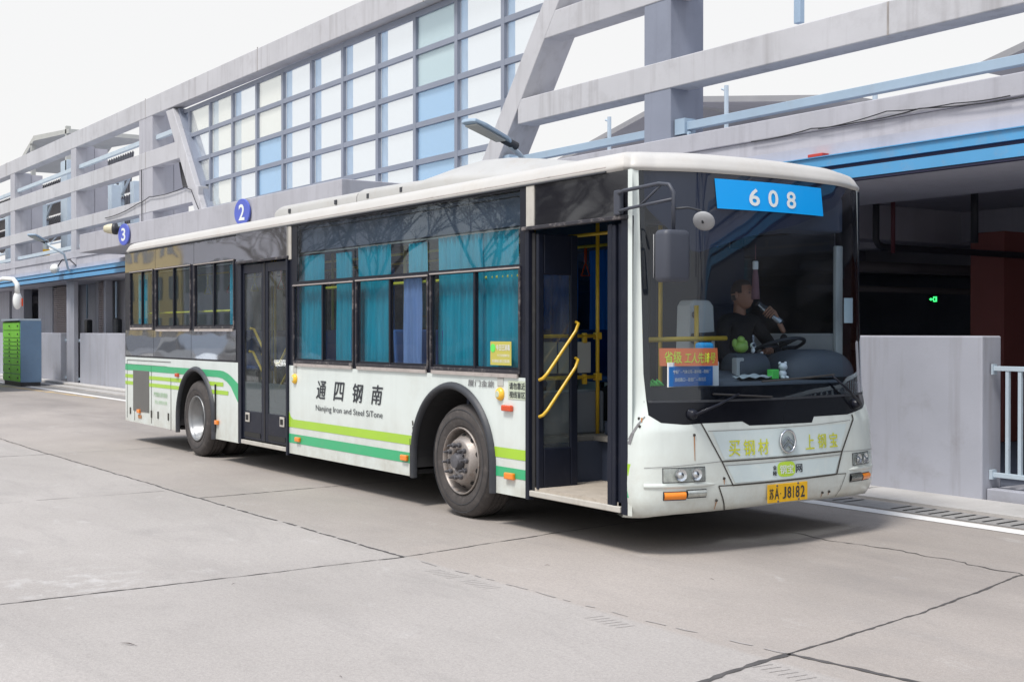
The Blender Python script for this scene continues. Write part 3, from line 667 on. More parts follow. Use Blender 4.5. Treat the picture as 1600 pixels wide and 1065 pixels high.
for i in range(9):
    a = random.uniform(-.2,.2); m.tube([(-29.9+a,10.6,5.9),(-29.6+a*.5,10.55,5.4+a*.4),(-29.3+a,10.5,5.1),(-28.9,10.45,5.06)], .025, 6)
tag(m.build('cable_bundle', 'cable_black'), 'tangled bundle of black cables between beams beside the left sloping leg', 'cable')
# red box on the parapet by the canopy
m = MB(); m.box(-9.05,-8.85,9.95,10.05,3.417,3.45); tag(m.build('red_box', 'red_box', bevel=.004), 'small red box lying on top of the blue canopy edge', 'box')
# small cabinet by louvres
for x in (-37.05, -34.25):
    s_ = thing('cable_weight', 'dark counterweight hanging on a thin rod in the %s recess' % ('left wider' if x < -36 else 'right narrower'), 'weight', (x*10.9/10.3, 10.95, 1.75), 0, 'counterweights in the recesses')
    m = MB(); m.tube([(0,0,.25),(0,0,1.3)], .03, 6); m.build('rod', 'steel_blue', s_)
    m = MB(); m.box(-.17,.17,-.05,.12,-.3,.22); m.build('weight_block', 'dark_plastic', s_, bevel=.04)
# low walls
def low_wall(x0, x1, label, y1=FY+.36, h=1.56):
    m = MB(); m.box(x0, x1, FY, y1, -.01, h); return tag(m.build('low_wall', 'wall_concrete', bevel=.015), label, 'wall', 'low concrete walls in front of the terminal')
low_wall(-12.6, -7.2, 'pale grey concrete wall block right of the bus front', y1=FY+.3)
low_wall(-42.9, -39.8, 'low grey wall between the green lockers and the first railing slot')
low_wall(-37.64, -18.5, 'low grey wall running behind the bus tail')
low_wall(-75, -44.5, 'low grey wall at the far left behind the parked bus')
def railing(x0, x1, y, z0, z1, label, step=.13, mat='steel_pale'):
    s_ = thing('railing', label, 'railing', (x0, y, z0), 0, 'steel railings between the walls')
    L = x1-x0; h = z1-z0
    for z in (0, h-.045):
        m = MB(); m.box(-.02 if z else -.05, L, -.022, .022, z, z+.045); m.build('rail', mat, s_, bevel=.004)
    n = max(2, int(L/step))
    for i in range(n):
        x = (i+1)*step-.01
        if x > L: break
        m = MB(); m.box(x-.017, x+.017, -.016, .016, .045, h-.045); m.build('bar', mat, s_)
    m = MB(); m.box(-.055,-.02,-.035,.035,-.02,.07); m.box(-.035,-.02,-.035,.035,h-.08,h+.02); m.build('wall_plate', mat, s_)
railing(-7.14, -2.2, 10.44, .225, 1.275, 'pale blue steel railing right of the wall block')
railing(-39.75, -39.15, FY+.17, .15, 1.36, 'short steel railing in the left slot beside the pillar', .2)
railing(-38.25, -37.68, FY+.17, .15, 1.36, 'short steel railing in the right slot beside the pillar', .2)
m = MB(); m.box(-7.19, -1.5, 10.36, 11.4, 0, .12); tag(m.build('door_step', 'wall_concrete', bevel=.01), 'concrete step under the pale blue railing', 'step')
# pipes in the undercroft
def pipe(pts, r, mat, label): m = MB(); m.tube(pts, r, 12); return tag(m.build('pipe', mat, smooth=True), label, 'pipe', 'pipes under the deck')
pipe([(-10.66,13,3.56),(-10.66,13,2.78),(-10.66,13.06,2.72),(-10.66,13.14,2.70),(-10.66,30,2.66)], .045, 'pipe_dark', 'thick black pipe dropping from the ceiling and turning into the undercroft')
pipe([(-10.39,13.0,3.56),(-10.39,13.0,2.6)], .028, 'pipe_red', 'thin dark red pipe hanging from the undercroft ceiling')
pipe([(-13.2,14.4,2.62),(-13.2,30,2.7)], .09, 'pipe_grey', 'grey pipe lower and deeper than the black one')
pipe([(-13.6,15.0,2.30),(-13.6,30,2.3)], .05, 'pipe_grey', 'thin grey pipe below the big grey pipe')
pipe([(-9.55,13.5,3.56),(-9.55,13.5,2.7)], .045, 'pipe_dark', 'short black pipe hanging at the right edge of the undercroft')
s_ = thing('exit_sign', 'tiny lit green exit sign deep in the dark undercroft', 'sign', (-18.8,25,2.37))
m = MB(); m.box(-.13,.10,.01,.04,-.07,.07); m.build('case', 'dark_plastic', s_)
m = MB(); m.box(-.01,.09,.0,.009,-.06,.06); m.build('door_symbol', None, s_).data.materials.append(lit('exit_green', (.05,1,.2), 1.6))
m = MB(); m.prism([(-.12,.0,0),(-.07,.0,.035),(-.07,.0,.015),(-.025,.0,.015),(-.025,.0,-.015),(-.07,.0,-.015),(-.07,.0,-.035)], (0,.009,0)); m.build('arrow', None, s_).data.materials.append(MATS['exit_green'])
m = MB(); m.box(.02,.06,-.006,-.001,-.035,.035); m.build('figure', 'dark_plastic', s_)
# parcel lockers
s_ = thing('parcel_locker', 'bright green parcel locker cabinet with blue grey side by the wall', 'locker', (-38.1,8.7,0))
m = MB(); m.box(-2.15,0,.03,.62,.12,1.92); m.build('cabinet', 'locker_steel', s_, bevel=.01)
m = MB(); m.box(-2.15,-.03,.05,.6,.0,.118); m.build('base', 'dark_plastic', s_)
rows_ = [.13,.36,.62,.82,.94,1.06,1.18,1.30,1.42,1.64,1.9]
for c in range(2):
    for r in range(10):
        m = MB(); m.box(-2.12+c*1.05, -2.12+c*1.05+1.02, .0, .03, rows_[r]+.01, rows_[r+1]-.01); d_ = m.build('door', 'locker_green', s_)
        m = MB(); m.box(-2.12+c*1.05+.8, -2.12+c*1.05+.9, -.012, .0, (rows_[r]+rows_[r+1])/2-.02, (rows_[r]+rows_[r+1])/2+.02); m.build('lock', 'dark_plastic', d_)
m = MB(); m.box(-2.15,0,-.04,.6,1.925,1.98); m.build('canopy', 'steel_pale', s_)
# ================================================================== THE BUS (local: x forward, -y the door side)
BUS = thing('city_bus', 'white city bus with green stripes, its front door open', 'bus', (-12.6, 6.95, 0))
FH = [(5.68,1.25),(5.77,1.24),(5.845,1.21),(5.90,1.15),(5.945,1.06),(5.98,.95),(6.01,.8),(6.035,.6),(6.055,.4),(6.07,.2),(6.075,0)]
_ys = [p[1] for p in FH][::-1]; _xs = [p[0] for p in FH][::-1]
def interp(x, X, Y):
    if x <= X[0]: return Y[0]
    for i in range(1, len(X)):
        if x <= X[i]: return Y[i-1]+(Y[i]-Y[i-1])*(x-X[i-1])/(X[i]-X[i-1])
    return Y[-1]
def catmull(P, n=8):
    o_ = []
    for i in range(len(P)-1):
        p0, p1, p2, p3 = P[max(i-1,0)], P[i], P[i+1], P[min(i+2,len(P)-1)]
        for k in range(n):
            t = k/n
            o_.append(tuple(.5*((2*b)+(-a+c)*t+(2*a-5*b+4*c-d)*t*t+(-a+3*b-3*c+d)*t**3) for a, b, c, d in zip(p0, p1, p2, p3)))
    o_.append(tuple(P[-1])); return o_
_full = catmull([(x, -y) for x, y in FH]+[(x, y) for x, y in FH[::-1][1:]], 6)     # near side to far side
_fy = [p[1] for p in _full]; _fx = [p[0] for p in _full]
def prof(z): return interp(z, [.27,.32,.38,.5,.66,.8,.95,1.1], [-.05,-.015,.012,.02,.012,.004,0,0])
def crn(ly, z): return -.058*min(1, max(0, (abs(ly)-.72)/.36))*min(1, max(0, (z-.90)/.2))
def lean(b, z): return -.11*max(0, z-1.0)/1.8*min(1, max(0,(b-5.68)/.395)*1.5)
def fp(ly, z, off=0.0):
    x = interp(ly, _fy, _fx); e = .01
    dx = interp(min(1.25, ly+e), _fy, _fx)-interp(max(-1.25, ly-e), _fy, _fx); dy = min(1.25, ly+e)-max(-1.25, ly-e)
    L = math.hypot(dx, dy); nx, ny = dy/L, -dx/L
    o_ = off+(prof(z)+crn(ly, z))*min(1, max(0,(x-5.68)/.12))
    return (x+lean(x, z)+nx*o_, ly+ny*o_, z)
def ftext(mb, body, y0, y1, z0, z1, off=.006, sk=0.0, **kw):
    return put_text(mb, body, lambda u, v: fp(y0+(y1-y0)*u+sk*v, z0+(z1-z0)*v, off), **kw)
def fpatch(mb, y0, y1, z0, z1, off=.003, n=12, nz=3, za=None, zb=None):
    """rectangle on the front surface; za, zb: optional functions of ly for its lower / upper edge"""
    rows = []
    for i in range(n+1):
        y = y0+(y1-y0)*i/n; a = za(y) if za else z0; b = zb(y) if zb else z1
        rows.append([fp(y, a+(b-a)*j/nz, off) for j in range(nz+1)])
    return mb.grid(rows)
def fribbon(mb, pts, w_, off=.005, step=.05):
    for (a, b) in zip(pts[:-1], pts[1:]):
        L = math.hypot(b[0]-a[0], b[1]-a[1]); n = max(1, int(L/step)); q = (-(b[1]-a[1])/L*w_/2, (b[0]-a[0])/L*w_/2)
        rows = []
        for i in range(n+1):
            t = i/n; y = a[0]+(b[0]-a[0])*t; z = a[1]+(b[1]-a[1])*t
            rows.append([fp(y+q[0], z+q[1], off), fp(y-q[0], z-q[1], off)])
        mb.grid(rows)
    return mb
def bp(name, mb, mat, parent=None, **kw): return mb.build(name, mat, parent or BUS, **kw)

YN = -1.25
AR = [(-2.90, .47, .635), (3.357, .475, .64)]
def arch_z(x):
    for cx, cz, r in AR:
        if abs(x-cx) < r: return cz+math.sqrt(r*r-(x-cx)**2)
    return None
def skirt(x): return .275+max(0, -x-2.3)*.006
def side_strip(mb, x0, x1, z0, z1, y, steps=.04):
    """flat strip on a side with the wheel arches cut out; z0/z1 numbers or functions"""
    n = max(1, int((x1-x0)/steps)); X = [x0+(x1-x0)*i/n for i in range(n+1)]
    for cx, cz, r in AR:
        X += [q for q in (cx-r, cx+r, cx-r+.0005, cx+r-.0005) if x0 < q < x1]
    X = sorted(X)
    for a, b in zip(X[:-1], X[1:]):
        lo = []; hi = []
        for x in (a, b):
            l = z0(x) if callable(z0) else z0; h = z1(x) if callable(z1) else z1
            az = arch_z(x)
            if az is not None: l = max(l, az)
            lo.append(l); hi.append(h)
        if hi[0] <= lo[0] and hi[1] <= lo[1]: continue
        lo = [min(l, h) for l, h in zip(lo, hi)]
        mb.poly([(a,y,lo[0]),(b,y,lo[1]),(b,y,hi[1]),(a,y,hi[0])])
# ---- lower white panels
def lower(x0, x1, y, name='side_panel', zt=1.23):
    m = MB(); side_strip(m, x0, x1, skirt, zt, y); return bp(name, m, 'bus_white', merge=True, solid=.03 if y < 0 else 0)
m = MB(); side_strip(m, -5.83, -1.475, skirt, 1.235, YN); bp('rear_side_panel', m, 'bus_white', merge=True)
m = MB(); side_strip(m, -.04, 4.488, skirt, 1.235, YN); bp('middle_side_panel', m, 'bus_white', merge=True)
m = MB(); side_strip(m, -5.83, 5.70, skirt, 1.235, 1.25); bp('far_side_panel', m, 'bus_white', merge=True)
# wheel housings and arch lips
for cx, cz, r in AR:
    for sgn in (-1, 1):
        m = MB(); rows = []
        A = [math.radians(a) for a in range(-10, 191, 8)]
        for y in (sgn*1.246, sgn*.62): rows.append([(cx+(r-.003)*math.cos(a), y, cz+(r-.003)*math.sin(a)) for a in A])
        m.grid(rows); k = rows[1]; m.poly(k); bp('wheel_housing', m, 'underbody')
    m = MB(); rows = []
    for (dr, dy) in ((-.012,.01),(-.012,-.03),(.01,-.045),(.035,-.035),(.05,-.004)):
        row = []
        A = [-.62]+[math.radians(a) for a in range(0, 181, 6)]+[math.pi+.62]
        for a in A:
            if a < 0: row.append((cx+r+dr, YN+dy, .27))
            elif a > math.pi: row.append((cx-r-dr, YN+dy, .27))
            else: row.append((cx+(r+dr)*math.cos(a), YN+dy, cz+(r+dr)*math.sin(a)))
        rows.append(row)
    m.grid(rows); bp('arch_lip', m, 'dark_plastic', smooth=True)
    # worn highlight strip on the crown of the lip
# ---- corner and front white shell
def wb(y):      # lower edge of the black front band
    return interp(y, [-1.235,-1.211,-1.183,-1.1,-.92,-.80,-.434,-.368,.286,.311,.744,1.02,1.1,1.19,1.235], [1.30,1.295,1.01,.955,.938,.945,.947,.915,.911,.955,.953,.99,1.02,1.1,1.3])
UY = [-1.25,-1.249,-1.245,-1.24,-1.235,-1.228,-1.22,-1.21,-1.195,-1.18,-1.16,-1.14,-1.12,-1.1,-1.07,-1.04,-1.01]
yy = -.98
while yy < .981: UY.append(round(yy, 4)); yy += .04
UY += [1.01,1.04,1.07,1.1,1.12,1.14,1.16,1.18,1.195,1.21,1.22,1.228,1.235,1.24,1.245,1.249,1.25]
UY = sorted(set(UY+[-.434,-.368,.286,.311]))
ZL = [.282,.30,.32,.35,.38,.42,.46,.5,.55,.6,.66,.72,.8,.88]
def bot(y): return interp(abs(y), [0,.6,1.0,1.15,1.25], [.325,.31,.303,.29,.272])
m = MB(); rows = []
for y in UY:
    b = bot(y); t = wb(y) if abs(y) < 1.2099 else 1.30
    r = [fp(y, b+(.88-b)*i/12) for i in range(13)]+[fp(y, .88+(t-.88)*i/4) for i in range(1, 5)]
    rows.append(r)
m.grid(rows); 
# underside return of the bumper
rows = [[fp(y, bot(y)), (fp(y, bot(y))[0]-.12, y*.97, bot(y)+.01)] for y in UY]; m.grid(rows)
bp('front_fascia', m, 'bus_white', smooth=True, merge=True)
# black band below the glass and round its corners
m = MB(); rows = []
for y in [q for q in UY if abs(q) <= 1.2101]:
    t = 1.10
    b = wb(y); rows.append([fp(y, b+(max(t,b)-b)*i/3, .001) for i in range(4)])
m.grid(rows); bp('front_black_band', m, 'band_black', smooth=True, merge=True)
# windscreen
GY = [q for q in UY if abs(q) <= 1.2101]
m = MB(); m.grid([[fp(y, 1.10+(2.78-1.10)*i/14, 0.0) for i in range(15)] for y in GY])
ws = bp('windscreen', m, 'windscreen_glass', smooth=True, merge=True)
m = MB(); fpatch(m, -1.21, 1.21, 1.095, 1.112, .003, 40, 1); bp('screen_seal', m, 'dark_plastic', ws)
# dark printed borders at both ends of the glass and behind its top
for a, b in ((-1.2101,-1.16),(1.10,1.2101)):
    m = MB(); fpatch(m, a, b, 1.10, 2.78, -.006, 8, 12); bp('screen_border', m, 'band_black', ws)
def tint(y): return interp(y, [-.78,-.73,-.316,.227,.70,.958,1.1,1.2], [2.16,2.18,2.298,2.415,2.57,2.74,2.775,2.775])
m = MB(); fpatch(m, -1.16, 1.2, 0, 2.78, -.012, 40, 4, za=lambda y: max(1.2, (tint(y) if y > -.78 else 2.16+(-.78-y)*.9)), zb=lambda y: 2.785); bp('sun_shade', m, 'shade_navy', ws)
m = MB(); fpatch(m, -1.16, 1.10, 1.10, 1.205, -.008, 40, 2); bp('screen_border', m, 'band_black', ws)
# side posts between front door and windscreen, both sides
for sgn in (-1, 1):
    m = MB(); ycol = [q for q in UY if q*sgn > 0 and abs(q) >= 1.2099]
    m.grid([[fp(y, 1.295+(2.78-1.295)*i/6) for i in range(7)] for y in ycol])
    X0 = 5.735
    m.grid([[(x, sgn*1.25, .272+(2.752-.272)*i/8) for i in range(9)] for x in ((X0, 5.68+.0) if False else (5.62, 5.68))] if sgn > 0 else [[(X0+.001, -1.2505, .29+(2.752-.29)*i/8) for i in range(9)], [(5.775, -1.2425, .29+(2.752-.29)*i/8) for i in range(9)]])
    bp('front_post', m, 'bus_white', smooth=True, merge=True)
# upper body: black window belt with openings
def belt(x0, x1, y, holes, name, mat='black_trim', z0=1.232, z1=2.752, th=.03):
    X = sorted({x0, x1, *[h[0] for h in holes], *[h[1] for h in holes]}); Z = sorted({z0, z1, *[h[2] for h in holes], *[h[3] for h in holes]})
    m = MB()
    for a, b in zip(X[:-1], X[1:]):
        for c, d in zip(Z[:-1], Z[1:]):
            cx, cz = (a+b)/2, (c+d)/2
            if any(h[0] < cx < h[1] and h[2] < cz < h[3] for h in holes): continue
            m.poly([(a,y,c),(b,y,c),(b,y,d),(a,y,d)])
    return bp(name, m, mat, merge=True, solid=th)
W_R = [(-5.57,-4.585,1.69,2.45),(-4.44,-3.095,1.665,2.45),(-2.93,-1.625,1.665,2.445)]
W_M = [(.10,1.482,1.29,2.085),(1.572,2.935,1.29,2.09),(3.01,4.38,1.29,2.10)]
UP = [(.165,1.515,2.14,2.735),(1.535,2.94,2.14,2.735),(2.96,4.39,2.14,2.735)]
belt(-5.83, -1.475, YN, W_R, 'rear_window_belt')
belt(-.035, 4.488, YN, W_M+[(.165,4.39,2.14,2.735)], 'middle_window_belt')
FARW = [(-5.5,-4.2,1.45,2.55),(-4.1,-2.6,1.45,2.55),(-2.5,-.9,1.29,2.55),(-.8,.8,1.29,2.55),(.9,2.5,1.29,2.55),(2.6,4.2,1.29,2.55),(4.35,5.45,1.29,2.45)]
belt(-5.83, 5.68, 1.25, FARW, 'far_window_belt', th=-.03)
for a, b, c, d in FARW:
    m = MB(); m.box(a, b, 1.235, 1.241, c, d); bp('far_window', m, 'dark_bus_glass')
# door header panel
belt(4.595, 5.735, YN, [], 'door_header', 'gloss_black_panel', 2.43, 2.752)
belt(-1.475, -.035, YN, [], 'door_header', 'mirror_film', 2.43, 2.752)
# posts
for a, b, z0 in ((-1.49,-1.46,2.40),(-.045,.03,2.385),(4.486,4.594,2.42)):
    m = MB(); m.box(a, b, YN-.012, YN+.02, z0, 2.752); bp('silver_post', m, 'silver_post', bevel=.006)
# reflective panels
def wavy(a, b, c, d, name, mat='mirror_film'):
    m = MB(); m.grid([[(a+(b-a)*i/8, YN-.004, c+(d-c)*j/4) for j in range(5)] for i in range(9)]); return bp(name, m, mat)
for a, b in ((-5.82,-4.475),(-4.465,-2.965),(-2.955,-1.50)): wavy(a, b, 2.465, 2.74, 'upper_gloss_panel')
for a, b in ((-5.80,-4.55),(-4.54,-3.07),(-3.06,-1.555)): wavy(a, b, 1.255, 1.62, 'lower_gloss_panel')
# upper fixed glass
for a, b, c, d in UP:
    m = MB(); m.box(a, b, YN+.001, YN+.007, c, d); bp('upper_window', m, 'bus_glass' if a < 9 else 0)
# opening windows
def window(a, b, c, d, mull, first_y=0, fr='worn_frame'):
    m = MB(); t = .034; y0, y1 = YN-.014, YN+.03
    m.box(a-.02, b+.02, y0, y1, c-.03, c); m.box(a-.02, b+.02, y0, y1, d, d+.026); m.box(a-.022, a, y0, y1, c, d); m.box(b, b+.022, y0, y1, c, d)
    f = bp('window', m, fr, bevel=.004)
    m = MB(); m.box(a+.01, b-.01, y0-.004, y0+.012, c-.062, c-.031); m.build('sill_trim', 'worn_trim', f)
    m = MB(); m.box(a-.02, b+.02, y0-.003, y0+.006, d+.008, d+.018); m.build('top_trim', 'worn_trim', f)
    m = MB(); m.box(mull-.016, mull+.016, YN-.004, YN+.03, c, d); m.box(a+.001, a+.02, YN+.0, YN+.028, c, d); m.box(b-.02, b-.001, YN, YN+.028, c, d); m.box(a+.02, b-.02, YN+.002, YN+.026, c+.001, c+.02); m.build('sash', 'black_trim', f)
    m = MB(); m.box(a+.02, mull-.01, YN+.008, YN+.013, c+.01, d-.003); m.build('pane', 'bus_glass', f)
    m = MB(); m.box(mull+.01, b-.02, YN+.018, YN+.023, c+.01, d-.003); m.build('pane', 'bus_glass', f)
    return f
window(*W_R[0], -5.07); window(*W_R[1], -3.745); window(*W_R[2], -2.28)
window(*W_M[0], .79); window(*W_M[1], 2.235); window(*W_M[2], 3.716)
# ---- roof
def outline(n_side=30):
    near = [(-5.62, -1.25)]+[(-5.62+(5.68+5.62)*i/n_side, -1.25) for i in range(1, n_side)]
    fr = [(x, y) for x, y in _full]
    far = [(p[0], 1.25) for p in near[::-1]]
    rear = [(-5.75,1.24),(-5.86,1.19),(-5.93,1.08),(-5.96,.9),(-5.975,.5),(-5.98,0)]
    rear = rear+[(x, -y) for x, y in rear[::-1][1:]]
    return near+fr+far+rear
OL = outline()
def ring(inset, z, zf=None):
    r = []
    for x, y in OL:
        s_y = 1-inset/1.25; s_x = 1-inset/6.0
        xx = x+(lean(x, z) if x > 5.6 else 0)
        if x > 5.68:
            cw_ = crn(y, z)*min(1, (x-5.68)/.12); xx += cw_*.75; y += cw_*.55*(1 if y > 0 else -1)
        r.append((xx*s_x, y*s_y, z))
    return r
m = MB(); prf = [(.0,2.752),(-.012,2.768),(-.014,2.785),(0,2.81),(.012,2.84),(.035,2.87),(.08,2.895),(.16,2.915),(.34,2.935),(.7,2.95),(1.2,2.955)]
rw = [ring(a, z) for a, z in prf]; m.grid(rw, True); m.poly(rw[-1])
bp('roof', m, 'roof_white', smooth=True, merge=True)
m = MB(); r1 = [fp(y, 2.762, .014) for y in GY]; 
nb = [(x, -1.262, 2.757) for x in [-5.6+.37*i for i in range(31)]]
m.tube(nb, .008, 6); bp('drip_rail', m, 'dark_plastic')
m = MB(); m.tube([(x, -1.259, 2.79) for x in [-5.6+.37*i for i in range(31)]], .006, 6); bp('gutter', m, 'worn_trim')
# rear end
m = MB(); RR = [(-5.62,-1.25),(-5.75,-1.24),(-5.86,-1.19),(-5.93,-1.08),(-5.96,-.9),(-5.975,-.5),(-5.98,0)]
RR = RR+[(x, -y) for x, y in RR[::-1][1:]]; RR = [(-5.83,-1.2495)]+[p for p in RR[1:-1]]+[(-5.83,1.2495)]
RR = [(-5.825,-1.25),(-5.87,-1.235),(-5.91,-1.19),(-5.94,-1.08),(-5.96,-.9),(-5.975,-.5),(-5.98,0)]; RR = RR+[(x, -y) for x, y in RR[::-1][1:]]
m.grid([[(x, y, .30+(2.752-.30)*j/8) for j in range(9)] for x, y in RR]); bp('rear_wall', m, 'bus_white', smooth=True)
m = MB(); m.box(-5.93,-5.905,-1.215,-1.17,1.02,1.24); bp('tail_lamp', m, 'amber', bevel=.008)
m = MB(); m.box(-5.93,-5.905,-1.215,-1.17,.80,1.01); bp('tail_lamp', m, 'red_lens', bevel=.008)
# roof air conditioner
def loft_x(secs, name, mat, w0=.86):
    """secs: (x, half width, edge height, top height)"""
    m = MB(); rows = []
    for x, hw, ze, zt in secs:
        ze += .022; zt += .05
        pr = [(-hw,2.90),(-hw,ze-.035),(-hw+.02,ze),(-hw+.07,ze+.025),(-hw*.6,zt-.01),(0,zt),(hw*.6,zt-.01),(hw-.07,ze+.025),(hw-.02,ze),(hw,ze-.035),(hw,2.90)]
        rows.append([(x, a, b) for a, b in pr])
    m.grid(rows); m.poly(rows[0]); m.poly(rows[-1][::-1]); return bp(name, m, mat, angle=50)
loft_x([(-1.42,.80,2.97,2.99),(-1.36,.84,3.02,3.05),(-1.2,.86,3.045,3.09),(.80,.86,3.035,3.09)], 'roof_unit', 'unit_white')
ac = loft_x([(.815,.86,3.035,3.08),(.87,.87,3.05,3.10),(1.9,.87,3.03,3.09),(2.05,.87,3.02,3.085),(2.3,.85,3.035,3.16),(2.7,.82,3.03,3.18),(3.1,.78,3.0,3.16),(3.5,.72,2.97,3.11),(3.9,.66,2.95,3.03),(4.2,.6,2.93,2.96)], 'roof_unit', 'unit_white')
m = MB(); m.prism([(1.15,-.60,3.083),(2.02,-.60,3.075),(1.98,-.25,3.10),(1.2,-.25,3.105)], (0,0,.008)); m.build('vent_opening', 'slot_black', ac)
for x in (-.9, .3, 1.05, 1.75): m = MB(); m.box(x, x+.05, -.875, -.86, 2.98, 3.03); m.build('latch', 'dark_plastic', ac, bevel=.004)
# ---- floor, lining, underbody
m = MB()
for a_, b_, w_ in ((-5.8,-3.56,1.2),(-3.56,-2.25,.6),(-2.25,2.70,1.2),(2.70,4.01,.6),(4.01,5.6,1.2)): m.box(a_, b_, -w_, w_, .30, .34)
bp('underbody', m, 'underbody')
m = MB()
for a_, b_, w_ in ((-5.7,-3.56,1.2),(-3.56,-2.25,.6),(-2.25,2.70,1.2),(2.70,4.01,.6),(4.01,4.45,1.2)): m.box(a_, b_, -w_, w_, .70, .74)
m.box(4.45, 5.2, -.55, 1.2, .70, .74); m.box(4.451, 5.8, .05, 1.18, .741, .80); bp('floor', m, 'bus_floor')
m = MB(); m.box(4.5, 5.72, -1.235, -.5, .345, .37); bp('entry_step', m, 'step_mat')
m = MB(); m.box(4.5,5.66,YN-.012,YN+.02,.30,.345); bp('door_sill', m, 'silver_post', bevel=.006)
m = MB(); m.box(4.46, 4.5, -1.2, -.5, .37, .70); m.box(4.5, 5.7, -.50, -.47, .37, .70); bp('step_riser', m, 'interior_dark')
m = MB(); m.box(-5.78, 5.5, -1.19, 1.19, 2.70, 2.73); m.box(-5.75,5.0,-1.19,-.8,2.46,2.69); m.box(-5.75,5.0,.8,1.19,2.46,2.69); bp('ceiling_lining', m, 'interior_dark')
m = MB(); m.box(-5.75, -1.5, -1.215, -1.2, 1.13, 1.64); m.box(0, 4.45, -1.215, -1.2, 1.13, 1.27); m.box(-5.75, 5.5, 1.2, 1.215, 1.13, 1.27); bp('wall_lining', m, 'interior_grey')
# ---- front door: folded leaf, jambs, header rail
m = MB(); m.box(4.488,4.535,YN-.02,YN+.04,.27,2.43); m.box(5.665,5.735,YN-.005,YN+.06,.29,2.43); bp('door_frame', m, 'door_black', bevel=.006)
m = MB(); m.box(4.45,5.74,YN-.035,YN+.02,2.40,2.43); bp('door_header_rail', m, 'worn_frame', bevel=.006)
lf = MB(); x0, x1 = 4.60, 4.635
lf.box(x0,x1,-1.245,-1.19,.36,2.37); lf.box(x0,x1,-.925,-.855,.36,2.37); lf.box(x0,x1,-1.19,-.925,.36,.68); lf.box(x0,x1,-1.19,-.925,2.05,2.37)
leaf = bp('door_leaf', lf, 'door_black', bevel=.008)
m = MB(); m.box(x0+.012,x0+.018,-1.19,-.925,.68,2.05); m.build('pane', 'door_glass', leaf)
for a in ((-.875,1.664,-1.236,1.231),(-.878,1.375,-1.236,.942)):
    m = MB(); x = x1+.05
    m.tube([(x1,a[0],a[1]+.012),(x-.01,a[0]-.005,a[1]),(x,a[0]-.04,a[1]-.06),(x,a[2]+.04,a[3]+.04),(x-.01,a[2]+.008,a[3]+.005),(x1,a[2],a[3]-.01)], .0135, 10); m.build('handrail', 'yellow_bar', leaf, smooth=True)
lf = MB(); lf.box(4.535,4.575,-1.24,-1.20,.33,2.38); bp('door_shaft', lf, 'black_rubber', bevel=.008)
x0, x1 = 5.56, 5.6
lf = MB(); lf.box(x0,x1,-1.255,-1.2,.335,2.37); lf.box(x0,x1,-.92,-.86,.335,2.37); lf.box(x0,x1,-1.2,-.92,.335,.68); lf.box(x0,x1,-1.2,-.92,2.05,2.37); lf.box(5.50,5.555,-1.25,-1.2,.335,2.38); lf.box(5.605,5.66,-1.235,-1.18,.335,2.38)
leaf2 = bp('door_leaf', lf, 'door_black', bevel=.008)
m = MB(); m.box(x0+.012,x0+.018,-1.2,-.92,.68,2.05); m.build('pane', 'door_glass', leaf2)
# ---- rear door, closed
m = MB(); m.box(-1.475,-1.38,YN-.012,YN+.05,.28,2.43); m.box(-.08,-.035,YN-.025,YN+.05,.25,2.43); bp('door_frame', m, 'door_black', bevel=.006)
m = MB(); m.box(-1.50,-.02,YN-.035,YN+.02,2.40,2.43); bp('door_header_rail', m, 'worn_frame', bevel=.006)
m = MB(); m.box(-1.38,-.08,YN-.012,YN+.02,.285,.33); bp('door_sill', m, 'silver_post', bevel=.004)
for a, b, g0, g1, hs in ((-1.375,-.735,-1.34,-.83,[(-1.237,1.638,-.901,1.335),(-1.27,1.369,-.902,1.059)]),(-.725,-.085,-.645,-.14,[(-.171,1.547,-.50,1.237),(-.172,1.258,-.50,.954)])):
    y0, y1 = YN+.012, YN+.045
    m = MB(); m.box(a,g0,y0,y1,.345,2.385); m.box(g1,b,y0,y1,.345,2.385); m.box(g0,g1,y0,y1,.345,.672); m.box(g0,g1,y0,y1,2.28,2.385)
    lf = bp('door_leaf', m, 'door_black', bevel=.006)
    m = MB(); m.box(g0,g1,y0+.012,y0+.018,1.02,2.28); m.build('pane', 'door_glass', lf)
    m = MB(); m.box(g0,g1,y0+.012,y0+.018,.672,1.018); m.build('pane', 'frosted_door_glass', lf)
    for (xa,za,xb,zb) in hs:
        m = MB(); m.tube([(xa,y1,za),(xa,y1+.05,za-.01),(xb,y1+.05,zb+.01),(xb,y1,zb)], .016, 8); m.build('handrail', 'yellow_bar', lf, smooth=True)
    cx = (g0+.06) if a < -1 else (g1-.16)
    m = MB(); m.box(cx,cx+.12,y0-.012,y0-.001,.545,.655); m.build('handle_plate', 'silver_post', lf, bevel=.005)
    m = MB(); m.box(cx+.025,cx+.095,y0-.016,y0-.0125,.57,.63); m.box(g0+.02,g1-.02,y0-.006,y0-.001,.375,.43); m.build('recess', 'slot_black', lf)
m = MB(); m.box(-.745,-.715,YN+.004,YN+.04,.34,2.39); bp('door_seal', m, 'black_rubber', bevel=.006)
